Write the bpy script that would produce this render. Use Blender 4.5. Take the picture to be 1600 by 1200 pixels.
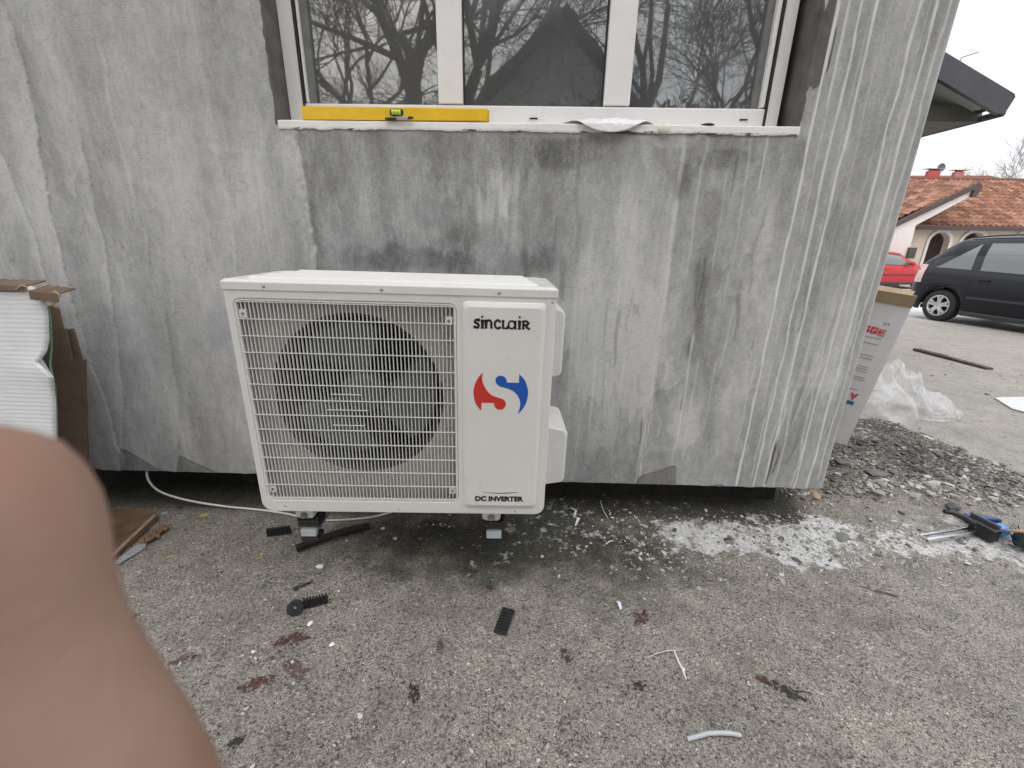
import bpy, bmesh, math, random
import numpy as np
from mathutils import Vector, Matrix
random.seed(7); RNG=np.random.RandomState(5)
for o in list(bpy.data.objects): bpy.data.objects.remove(o)
S=bpy.context.scene; COL=S.collection
# ---------------------------------------------------------------- camera, sky, sun, exposure
F=670.0; PITCH=math.atan(F/1990.0); ROLL=math.radians(1.0); YAW=math.radians(1.0)
CAM=Vector((0,0,1.1))
M=Matrix.Rotation(YAW,3,'Z')@Matrix.Rotation(math.pi/2-PITCH,3,'X')@Matrix.Rotation(ROLL,3,'Z')
cd=bpy.data.cameras.new('camera'); cam=bpy.data.objects.new('camera',cd); COL.objects.link(cam)
cam.matrix_world=Matrix.Translation(CAM)@M.to_4x4()
cd.sensor_width=36; cd.lens=36*F/1600; cd.clip_start=0.005; cd.clip_end=500
cd.dof.use_dof=True; cd.dof.focus_distance=1.5; cd.dof.aperture_fstop=13.5
S.camera=cam
S.render.engine='CYCLES'; S.render.resolution_x=1024; S.render.resolution_y=768
S.view_settings.view_transform='Standard'; S.view_settings.look='None'
S.view_settings.exposure=0.26; S.view_settings.gamma=1.0

W=bpy.data.worlds.new('World'); S.world=W; W.use_nodes=True
nt=W.node_tree; nt.nodes.clear()
def wn(t,**k):
    n=nt.nodes.new(t)
    for a,b in k.items(): setattr(n,a,b)
    return n
sky=wn('ShaderNodeTexSky',sky_type='NISHITA',sun_disc=False,sun_elevation=math.radians(38),sun_rotation=math.radians(200))
sky.dust_density=4; sky.air_density=1
bgs=wn('ShaderNodeBackground'); bgs.inputs[1].default_value=0.04
nt.links.new(sky.outputs[0],bgs.inputs[0])
tc=wn('ShaderNodeTexCoord'); sep=wn('ShaderNodeSeparateXYZ'); nt.links.new(tc.outputs['Generated'],sep.inputs[0])
rmp=wn('ShaderNodeMapRange'); rmp.inputs[1].default_value=0.05; rmp.inputs[2].default_value=1.0; rmp.inputs[3].default_value=0.74; rmp.inputs[4].default_value=1.7
nt.links.new(sep.outputs[2],rmp.inputs[0])
noi=wn('ShaderNodeTexNoise'); noi.inputs['Scale'].default_value=3.0; noi.inputs['Detail'].default_value=5
nt.links.new(tc.outputs['Generated'],noi.inputs['Vector'])
nr=wn('ShaderNodeMapRange'); nr.inputs[1].default_value=0.3; nr.inputs[2].default_value=0.7; nr.inputs[3].default_value=0.93; nr.inputs[4].default_value=1.07
nt.links.new(noi.outputs[0],nr.inputs[0])
mu=wn('ShaderNodeMath',operation='MULTIPLY'); nt.links.new(rmp.outputs[0],mu.inputs[0]); nt.links.new(nr.outputs[0],mu.inputs[1])
bgc=wn('ShaderNodeBackground'); bgc.inputs[0].default_value=(1.0,0.995,1.0,1); nt.links.new(mu.outputs[0],bgc.inputs[1])
add=wn('ShaderNodeAddShader'); nt.links.new(bgs.outputs[0],add.inputs[0]); nt.links.new(bgc.outputs[0],add.inputs[1])
wo=wn('ShaderNodeOutputWorld'); nt.links.new(add.outputs[0],wo.inputs[0])

sl=bpy.data.lights.new('sun','SUN'); sl.energy=0.6; sl.angle=math.radians(25); sl.color=(1,0.98,0.95)
so=bpy.data.objects.new('sun',sl); COL.objects.link(so)
so.rotation_euler=(Vector((0.25,-0.62,1.0))).to_track_quat('Z','Y').to_euler(); so.location=(0,0,8)

# ---------------------------------------------------------------- helpers
def ray(px,py): return M@Vector(((px-800)/F,(600-py)/F,-1))
def onY(px,py,Y): d=ray(px,py); return CAM+d*(Y/d.y)
def onZ(px,py,z=0.0): d=ray(px,py); return CAM+d*((z-CAM.z)/d.z)
def sstep(a,b,x): t=np.clip((x-a)/(b-a),0,1); return t*t*(3-2*t)
def _h(ix,iy,s): 
    n=(ix*374761393+iy*668265263+s*974634777)&0xffffffff
    n=((n^(n>>13))*1274126177)&0xffffffff
    n=n^(n>>16); return (n&0xffffff)/float(0xffffff)
def vn(x,y,s=0):
    x=np.asarray(x,dtype=float); y=np.asarray(y,dtype=float)
    ix=np.floor(x).astype(np.int64); iy=np.floor(y).astype(np.int64); fx=x-ix; fy=y-iy
    fx=fx*fx*(3-2*fx); fy=fy*fy*(3-2*fy)
    a=_h(ix,iy,s); b=_h(ix+1,iy,s); c=_h(ix,iy+1,s); d=_h(ix+1,iy+1,s)
    return (a*(1-fx)+b*fx)*(1-fy)+(c*(1-fx)+d*fx)*fy
def fbm(x,y,s=0,o=4):
    r=0; a=.5; t=0
    for k in range(o): r=r+a*vn(x*2**k,y*2**k,s+k*17); t+=a; a*=.55
    return r/t
WY=1.55                                    # the wall's front plane
PILE=[(1.30,1.60),(1.45,2.2),(1.75,2.62),(2.2,2.80),(2.56,2.50),(2.56,1.98),(2.45,1.66),(1.9,1.62)]
def pile_mask(x,y):
    # soft ellipse-like rubble strip beside the wall corner
    x=np.asarray(x,dtype=float); y=np.asarray(y,dtype=float)
    n=(fbm(x*6,y*6,31,3)-.5)*.28
    edge=(2.58-.15*(y-2.0))-x                    # slab edge on its right
    low=y-(1.62+.02*(x-1.3))
    top=2.78-(y-.25*(x-2.3))
    lef=x-1.22
    m=np.minimum(np.minimum(edge*1.5,low),np.minimum(top,lef*2))+n*.6
    return sstep(0.0,.16,m)
def gh(x,y):
    x=np.asarray(x,dtype=float); y=np.asarray(y,dtype=float)
    d=np.sqrt(x*x+np.maximum(y,0)**2)*(y>0)+np.abs(x)*(y<=0)
    h=-.036*np.clip(d-2.9,0,9.9)-.0125*np.clip(d-12.8,0,11)
    h=h+pile_mask(x,y)*(.018+.035*fbm(x*9,y*9,77,4))
    near=np.exp(-((x-.5)**2+(y-1.5)**2)/9)
    h=h+near*(fbm(x*3,y*3,4,3)-.5)*.012+near*(fbm(x*30,y*30,9,2)-.5)*.004
    return h
def onG(px,py):
    z=0.0
    for _ in range(12):
        p=onZ(px,py,z); z=float(gh(p.x,p.y))
    return Vector((p.x,p.y,z))

class N:                                   # tiny node helper
    def __init__(s,name):
        s.m=bpy.data.materials.new(name); s.m.use_nodes=True; s.t=s.m.node_tree; s.t.nodes.clear()
        s.out=s.n('ShaderNodeOutputMaterial'); s.b=s.n('ShaderNodeBsdfPrincipled'); s.l(s.b.outputs[0],s.out.inputs[0])
    def n(s,t,**k):
        n=s.t.nodes.new(t)
        for a,b in k.items(): setattr(n,a,b)
        return n
    def l(s,a,b): s.t.links.new(a,b)
    def co(s,scale=(1,1,1),kind='Object',rot=(0,0,0)):
        c=s.n('ShaderNodeTexCoord'); m=s.n('ShaderNodeMapping'); m.inputs['Scale'].default_value=scale; m.inputs['Rotation'].default_value=rot
        s.l(c.outputs[kind],m.inputs[0]); return m.outputs[0]
    def noise(s,v,scale,detail=4,rough=.55,out=0):
        n=s.n('ShaderNodeTexNoise'); n.inputs['Scale'].default_value=scale; n.inputs['Detail'].default_value=detail; n.inputs['Roughness'].default_value=rough
        s.l(v,n.inputs['Vector']); return n.outputs[out]
    def vor(s,v,scale,feature='F1',rnd=1.0):
        n=s.n('ShaderNodeTexVoronoi',feature=feature); n.inputs['Scale'].default_value=scale; n.inputs['Randomness'].default_value=rnd
        s.l(v,n.inputs['Vector']); return n
    def ramp(s,f,stops,interp='LINEAR'):
        r=s.n('ShaderNodeValToRGB'); r.color_ramp.interpolation=interp
        e=r.color_ramp.elements
        while len(e)<len(stops): e.new(.5)
        for k,(p,c) in enumerate(stops): e[k].position=p; e[k].color=(c,c,c,1) if not hasattr(c,'__len__') else (*c,1)
        s.l(f,r.inputs[0]); return r.outputs[0]
    def mr(s,f,a,b,c,d):
        r=s.n('ShaderNodeMapRange')
        for i,v in enumerate((a,b,c,d)): r.inputs[i+1].default_value=v
        s.l(f,r.inputs[0]); return r.outputs[0]
    def ma(s,op,a,b=None):
        m=s.n('ShaderNodeMath',operation=op)
        for i,v in enumerate((a,b)):
            if v is None: continue
            if isinstance(v,(int,float)): m.inputs[i].default_value=v
            else: s.l(v,m.inputs[i])
        return m.outputs[0]
    def mix(s,f,a,b,blend='MIX'):
        m=s.n('ShaderNodeMix',data_type='RGBA',blend_type=blend)
        for i,v in ((0,f),(6,a),(7,b)):
            if isinstance(v,(int,float)): m.inputs[i].default_value=v
            elif isinstance(v,tuple): m.inputs[i].default_value=(*v,1)
            else: s.l(v,m.inputs[i])
        return m.outputs[2]
    def bump(s,h,strength=.5,dist=.002):
        b=s.n('ShaderNodeBump'); b.inputs['Strength'].default_value=strength; b.inputs['Distance'].default_value=dist
        s.l(h,b.inputs['Height']); s.l(b.outputs[0],s.b.inputs['Normal']); return b
    def base(s,c):
        if isinstance(c,tuple): s.b.inputs['Base Color'].default_value=(*c,1)
        else: s.l(c,s.b.inputs['Base Color'])
    def set(s,**k):
        for a,v in k.items():
            i=s.b.inputs[a.replace('_',' ')]
            if isinstance(v,(int,float,tuple)): i.default_value=v
            else: s.l(v,i)
        return s
def simple(name,c,rough=.5,metal=0,var=.15,scale=30,bump=0,bscale=200,bd=.001,spec=.5):
    m=N(name); v=m.co()
    f=m.noise(v,scale,5)
    lo=tuple(x*(1-var) for x in c); hi=tuple(min(1,x*(1+var)) for x in c)
    m.base(m.ramp(f,[(.3,lo),(.7,hi)])); m.set(Metallic=metal,Specular_IOR_Level=spec)
    m.set(Roughness=m.mr(m.noise(v,scale*2.3,3),.3,.7,max(0,rough-.08),min(1,rough+.08)))
    if bump: m.bump(m.noise(v,bscale,4),bump,bd)
    return m.m

def mesh(name,verts,faces,mat=None,parent=None,smooth=False,bevel=0,local=False,solid=0,sub=0,segs=2):
    me=bpy.data.meshes.new(name)
    if parent is not None and not local:
        R=root_inv(parent); verts=[R@Vector(v) for v in verts]
    me.from_pydata([tuple(v) for v in verts],[],faces); me.update()
    return link(name,me,mat,parent,smooth,bevel,solid,sub,segs)
def link(name,me,mat,parent=None,smooth=False,bevel=0,solid=0,sub=0,segs=2):
    o=bpy.data.objects.new(name,me); COL.objects.link(o)
    if mat: me.materials.append(mat)
    if parent is not None: o.parent=parent
    if smooth:
        for p in me.polygons: p.use_smooth=True
    if solid: md=o.modifiers.new('solid','SOLIDIFY'); md.thickness=solid; md.offset=0
    if bevel: md=o.modifiers.new('bevel','BEVEL'); md.width=bevel; md.segments=segs; md.limit_method='ANGLE'; md.angle_limit=math.radians(40)
    if sub: md=o.modifiers.new('sub','SUBSURF'); md.levels=sub; md.render_levels=sub
    return o
def root_inv(p):
    while p.parent is not None: p=p.parent
    return (Matrix.Translation(p.location)@p.rotation_euler.to_matrix().to_4x4()).inverted()
def tag(o,label=None,cat=None,group=None,kind=None):
    for k,v in (('label',label),('category',cat),('group',group),('kind',kind)):
        if v: o[k]=v
    return o
def thing(name,label,cat,loc=(0,0,0),rot=(0,0,0),group=None):
    o=bpy.data.objects.new(name,None); COL.objects.link(o); o.location=loc; o.rotation_euler=rot; o.empty_display_size=.05
    return tag(o,label,cat,group)
class G:                                   # geometry collector
    def __init__(s): s.v=[]; s.f=[]
    def add(s,v,f):
        n=len(s.v); s.v+= [Vector(p) for p in v]; s.f+=[tuple(i+n for i in q) for q in f]; return s
    def box(s,x0,x1,y0,y1,z0,z1,mtx=None):
        v=[Vector(p) for p in ((x0,y0,z0),(x1,y0,z0),(x1,y1,z0),(x0,y1,z0),(x0,y0,z1),(x1,y0,z1),(x1,y1,z1),(x0,y1,z1))]
        if mtx: v=[mtx@p for p in v]
        return s.add(v,[(0,3,2,1),(4,5,6,7),(0,1,5,4),(1,2,6,5),(2,3,7,6),(3,0,4,7)])
    def bar(s,a,b,w,h,up=Vector((0,0,1))):
        a=Vector(a); b=Vector(b); d=(b-a).normalized(); r=d.cross(up)
        r=r.normalized() if r.length>1e-6 else Vector((1,0,0)); u=r.cross(d)
        v=[p+r*sx*w/2+u*sz*h/2 for p in (a,b) for sx,sz in ((-1,-1),(1,-1),(1,1),(-1,1))]
        return s.add(v,[(0,1,2,3),(7,6,5,4),(0,4,5,1),(1,5,6,2),(2,6,7,3),(3,7,4,0)])
    def tube(s,pts,rad,n=8,cap=True):
        pts=[Vector(p) for p in pts]; k=len(pts)
        if not hasattr(rad,'__len__'): rad=[rad]*k
        v=[]; f=[]; ref=None
        for i,p in enumerate(pts):
            d=(pts[min(i+1,k-1)]-pts[max(i-1,0)]).normalized()
            if ref is None:
                ref=d.orthogonal().normalized()
            ref=(ref-d*ref.dot(d)); ref=ref.normalized() if ref.length>1e-6 else d.orthogonal().normalized()
            b=d.cross(ref)
            for j in range(n):
                a=2*math.pi*j/n; v.append(p+(ref*math.cos(a)+b*math.sin(a))*rad[i])
        for i in range(k-1):
            for j in range(n):
                q=(j+1)%n; f.append((i*n+j,i*n+q,(i+1)*n+q,(i+1)*n+j))
        if cap: f.append(tuple(range(n))[::-1]); f.append(tuple((k-1)*n+j for j in range(n)))
        return s.add(v,f)
    def lathe(s,prof,n=32,origin=(0,0,0),axis='Z'):    # prof: (r,h)
        v=[];f=[];o=Vector(origin)
        for r,h in prof:
            for j in range(n):
                a=2*math.pi*j/n; c,t=r*math.cos(a),r*math.sin(a)
                p={'Z':(c,t,h),'Y':(c,h,t),'X':(h,c,t)}[axis]; v.append(o+Vector(p))
        for i in range(len(prof)-1):
            for j in range(n):
                q=(j+1)%n; f.append((i*n+j,i*n+q,(i+1)*n+q,(i+1)*n+j))
        return s.add(v,f)
    def prism(s,pts,y0,y1):                # outline in XZ, extruded in Y
        n=len(pts); v=[(x,y0,z) for x,z in pts]+[(x,y1,z) for x,z in pts]
        f=[tuple(range(n)),tuple(range(2*n-1,n-1,-1))]+[(i,i+n,(i+1)%n+n,(i+1)%n) for i in range(n)]
        return s.add(v,f)
    def xf(s,m): s.v=[m@p for p in s.v]; return s
    def build(s,name,mat,parent=None,**k): return mesh(name,s.v,s.f,mat,parent,**k)
def rrect(x0,x1,z0,z1,r,n=6):
    rs=r if hasattr(r,'__len__') else (r,r,r,r)       # BL BR TR TL
    out=[]
    for (cx,cz,a0),q in zip(((x0,z0,180),(x1,z0,270),(x1,z1,0),(x0,z1,90)),rs):
        sx=1 if cx==x0 else -1; sz=1 if cz==z0 else -1
        for k in range(n+1):
            a=math.radians(a0+90*k/n); out.append((cx+sx*q+q*math.cos(a),cz+sz*q+q*math.sin(a)))
    return out
def circ(cx,cz,r,n=64): return [(cx+r*math.cos(2*math.pi*k/n),cz+r*math.sin(2*math.pi*k/n)) for k in range(n)]
def plate(name,loops,y,ext,bev,mat,parent,local=True,mtx=None,smooth=False):
    """flat shape with holes: loops in XZ, centred on depth y, half-thickness ext"""
    cu=bpy.data.curves.new(name,'CURVE'); cu.dimensions='2D'; cu.fill_mode='BOTH'; cu.extrude=ext; cu.bevel_depth=bev; cu.bevel_resolution=2 if bev else 0
    if bev: cu.offset=-bev
    for lp in loops:
        sp=cu.splines.new('POLY'); sp.points.add(len(lp)-1); sp.use_cyclic_u=True
        for q,(a,b) in zip(sp.points,lp): q.co=(a,b,0,1)
    return _cv(name,cu,y,mat,parent,local,mtx,smooth)
def _cv(name,cu,y,mat,parent,local,mtx,smooth=False):
    t=bpy.data.objects.new('tmp',cu); COL.objects.link(t)
    me=bpy.data.meshes.new_from_object(t.evaluated_get(bpy.context.evaluated_depsgraph_get()))
    bpy.data.objects.remove(t); bpy.data.curves.remove(cu)
    T=Matrix.Translation((0,y,0))@Matrix.Rotation(math.pi/2,4,'X')
    if mtx: T=mtx@T
    me.transform(T)
    if parent is not None and not local: me.transform(root_inv(parent))
    me.name=name; me.materials.clear()
    return link(name,me,mat,parent,smooth=smooth)
def text(name,s,size,x,z,y,mat,parent,ext=.0006,off=0,sx=1,mtx=None,local=True,space=1,align='CENTER'):
    cu=bpy.data.curves.new(name,'FONT'); cu.body=s; cu.size=size; cu.extrude=ext; cu.offset=off; cu.align_x=align; cu.space_character=space
    T=Matrix.Translation((x,0,z))@Matrix.Diagonal((sx,1,1,1))
    if mtx: T=mtx@T
    return _cv(name,cu,y,mat,parent,local,T)
def stroke(g,pts,w,y0,y1):
    """thick polyline in XZ"""
    P=[Vector((a,b)) for a,b in pts]
    n=len(P); L=[];R=[]
    for i in range(n):
        d=(P[min(i+1,n-1)]-P[max(i-1,0)]).normalized(); q=Vector((-d.y,d.x))*w/2
        k=1.0
        if 0<i<n-1:
            d1=(P[i]-P[i-1]).normalized(); c=abs(d1.dot(d)); k=1/max(.6,c)
        L.append(P[i]+q*k); R.append(P[i]-q*k)
    for i in range(n-1):
        g.prism([tuple(R[i]),tuple(R[i+1]),tuple(L[i+1]),tuple(L[i])],y0,y1)
# ---------------------------------------------------------------- ground
def make_ground():
    def axis(segs):
        out=[segs[0][0]]
        for a,b,st in segs:
            n=max(1,int(round((b-a)/st))); out+= [a+(b-a)*k/n for k in range(1,n+1)]
        return np.array(out)
    xs=axis([(-150,-20,26),(-20,-3,2),(-3,-1.2,.06),(-1.2,2.9,.0105),(2.9,6,.1),(6,24,.6),(24,60,4),(60,200,28)])
    ys=axis([(-100,-16,14),(-16,-2,1.5),(-2,.35,.06),(.35,2.9,.0105),(2.9,8,.1),(8,30,.5),(30,60,4),(60,220,32)])
    X,Y=np.meshgrid(xs,ys); H=gh(X,Y)
    n=len(xs); m=len(ys)
    co=np.stack([X.ravel(),Y.ravel(),H.ravel()],1)
    me=bpy.data.meshes.new('ground')
    i=np.arange((m-1)*(n-1)); r=i//(n-1); c=i%(n-1); a=r*n+c
    q=np.stack([a,a+1,a+n+1,a+n],1)
    me.vertices.add(n*m); me.vertices.foreach_set('co',co.ravel())
    me.loops.add(q.size); me.loops.foreach_set('vertex_index',q.ravel().astype(np.int32))
    me.polygons.add(len(q)); me.polygons.foreach_set('loop_start',(np.arange(len(q))*4).astype(np.int32)); me.polygons.foreach_set('loop_total',np.full(len(q),4,dtype=np.int32))
    me.update(); me.validate()
    x=X.ravel(); y=Y.ravel()
    # R plaster dust, G rubble, B lighter slab, A algae and painted shade under unit and wall
    nz=fbm(x*7,y*7,3,5); n2=fbm(x*24,y*24,8,3)
    def ell(cx,cy,rx,ry,rot=0):
        c,s=math.cos(rot),math.sin(rot); u=((x-cx)*c+(y-cy)*s)/rx; v=(-(x-cx)*s+(y-cy)*c)/ry
        return 1-np.sqrt(u*u+v*v)
    d=np.maximum.reduce([ell(.80,1.43,.26,.13),ell(1.15,1.44,.36,.15,.1),ell(1.62,1.43,.5,.12,.05)*.8,ell(2.1,1.45,.6,.16)*.6])
    dust=sstep(-.10,.75,d+(nz-.5)*1.2+(n2-.5)*.9)*.80
    d2=sstep(.55,.85,nz+(n2-.5)*.9+.35*ell(.35,1.42,.7,.3))*.16*(ell(.35,1.42,.8,.33)>0)
    dust=np.clip(dust+d2,0,1)
    rub=pile_mask(x,y)
    far=sstep(2.5,3.2,y-.1*x)*sstep(1,2,x)
    slab=np.maximum(sstep(2.55,2.7,x+.15*(y-2.0)),far)
    slab=np.maximum(slab,sstep(8.6,9.4,np.sqrt(x*x+y*y))*1.0)
    slab=slab*(y>-3)
    lig=sstep(1.0,2.6,x)*.8
    damp_shade=sstep(.15,.9,ell(.05,1.38,.95,.38)+(nz-.5)*.6+(n2-.5)*.5+.15)
    damp_shade=np.maximum(damp_shade,sstep(1.46,1.56,y+(nz-.5)*.05)*sstep(1.32,1.2,x)*1.0)
    damp_shade=damp_shade*1.0
    at=me.color_attributes.new('mask','FLOAT_COLOR','POINT')
    at.data.foreach_set('color',np.stack([dust,rub,np.maximum(slab,lig*.5),damp_shade],1).ravel().astype(np.float32))
    st=me.attributes.new('street','FLOAT','POINT'); st.data.foreach_set('value',(sstep(12.1,12.5,np.sqrt(x*x+y*y)+.3*(fbm(x,y,2)-.5))*(y>0)).astype(np.float32))
    g=N('ground_concrete'); v=g.co()
    mk=g.n('ShaderNodeAttribute',attribute_name='mask'); sp=g.n('ShaderNodeSeparateColor'); g.l(mk.outputs['Color'],sp.inputs[0])
    dustA,rubA,slabA,damp_shadeA=sp.outputs[0],sp.outputs[1],sp.outputs[2],mk.outputs['Alpha']
    sa=g.n('ShaderNodeAttribute',attribute_name='street').outputs['Fac']
    # warp for angular aggregate
    wv=g.n('ShaderNodeTexNoise'); wv.inputs['Scale'].default_value=60; g.l(v,wv.inputs['Vector'])
    vm=g.n('ShaderNodeVectorMath',operation='MULTIPLY_ADD'); g.l(wv.outputs['Color'],vm.inputs[0]); vm.inputs[1].default_value=(.012,.012,.012); g.l(v,vm.inputs[2])
    wvv=vm.outputs[0]
    v1=g.vor(wvv,130); v2=g.vor(wvv,260); v3=g.vor(wvv,480)
    s1=g.n('ShaderNodeSeparateColor'); g.l(v1.outputs['Color'],s1.inputs[0])
    s2=g.n('ShaderNodeSeparateColor'); g.l(v2.outputs['Color'],s2.inputs[0])
    s3=g.n('ShaderNodeSeparateColor'); g.l(v3.outputs['Color'],s3.inputs[0])
    agg1=g.ramp(s1.outputs[0],[(0,(.075,.07,.066)),(.25,(.15,.142,.13)),(.55,(.215,.205,.19)),(.85,(.26,.247,.23)),(.97,(.33,.32,.30)),(1,(.50,.49,.47))])
    agg2=g.ramp(s2.outputs[1],[(0,(.05,.047,.045)),(.3,(.14,.132,.122)),(.6,(.21,.198,.182)),(.85,(.26,.245,.225)),(1,(.42,.41,.39))])
    fine=g.ramp(s3.outputs[2],[(0,(.07,.066,.06)),(.5,(.19,.18,.165)),(1,(.30,.285,.265))])
    show1=g.ramp(s1.outputs[2],[(.40,0),(.5,1)])
    show2=g.ramp(s2.outputs[0],[(.42,0),(.5,1)])
    # pebble interior mask keeps mortar between stones
    in1=g.mr(v1.outputs['Distance'],.35,.55,1,0); in2=g.mr(v2.outputs['Distance'],.35,.6,1,0)
    c=g.mix(g.ma('MULTIPLY',show2,in2),fine,agg2); c=g.mix(g.ma('MULTIPLY',show1,in1),c,agg1)
    big=g.noise(v,2.2,5,.6); c=g.mix(1.0,c,(1.50,1.47,1.43),'MULTIPLY'); c=g.mix(1.0,c,g.ramp(big,[(.3,(.80,.79,.78)),(.55,(1.0,.99,.97)),(.75,(1.2,1.18,1.15))]),'MULTIPLY')
    med=g.noise(v,14,5,.65); c=g.mix(1.0,c,g.ramp(med,[(.3,(.78,.77,.76)),(.5,(1,1,1)),(.7,(1.2,1.19,1.17))]),'MULTIPLY')
    pits=g.ramp(g.ma('ADD',g.noise(wvv,140,4,.65),g.mr(g.noise(v,11,4,.6),.3,.7,-.035,.05)),[(.375,1),(.42,0)]); c=g.mix(g.ma('MULTIPLY',pits,.8),c,(.03,.028,.026))
    # green algae tint
    alg=g.ramp(g.noise(v,5,4),[(.55,0),(.7,1)]); c=g.mix(g.ma('MULTIPLY',alg,.22),c,(.11,.11,.07))
    # lighter smoother slab
    slabc=g.mix(.45,c,g.ramp(g.noise(v,9,6,.6),[(.3,(.25,.245,.235)),(.7,(.38,.375,.365))])); slabc=g.mix(1.0,slabc,(1.22,1.20,1.18),'MULTIPLY')
    c=g.mix(slabA,c,slabc)
    c=g.mix(sa,c,g.ramp(g.noise(v,1.2,5),[(.3,(.50,.50,.50)),(.7,(.66,.66,.66))]))
    rubc=g.mix(1.0,c,(.80,.77,.74),'MULTIPLY'); c=g.mix(rubA,c,rubc)
    damp_shade_c=g.mix(1.0,c,(.20,.215,.18),'MULTIPLY'); c=g.mix(g.ma('MULTIPLY',damp_shadeA,.92),c,damp_shade_c)  # shade below unit and wall painted into the ground colour with the algae
    dn=g.ma('ADD',dustA,g.ma('ADD',g.mr(g.noise(wvv,75,6,.75),.25,.75,-.45,.45),g.mr(g.noise(wvv,22,4,.6),.3,.7,-.40,.40)))
    dust=g.ramp(dn,[(.30,0),(.42,.45),(.62,1)]); dustn=g.ma('MULTIPLY',dust,g.ma('GREATER_THAN',dustA,.03))
    c=g.mix(g.ma('MULTIPLY',dustn,.9),c,g.ramp(g.noise(v,60,4),[(.3,(.52,.52,.51)),(.7,(.78,.78,.77))]))
    g.base(c)
    rg=g.mr(g.noise(v,6,4),.35,.65,.55,.85); g.set(Roughness=rg,Specular_IOR_Level=.4)
    h=g.ma('ADD',g.ma('MULTIPLY',g.ma('MULTIPLY',show1,in1),.9),g.ma('MULTIPLY',g.ma('MULTIPLY',show2,in2),.5))
    h=g.ma('ADD',h,g.ma('MULTIPLY',g.noise(v,300,3),.5)); h=g.ma('SUBTRACT',h,g.ma('MULTIPLY',pits,1.1))
    h=g.ma('ADD',h,g.ma('MULTIPLY',g.noise(v,45,4,.6),1.6))
    h=g.ma('ADD',h,g.ma('MULTIPLY',dustn,.5))
    g.bump(h,.75,.0042)
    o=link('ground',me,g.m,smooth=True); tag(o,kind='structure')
make_ground()

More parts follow.
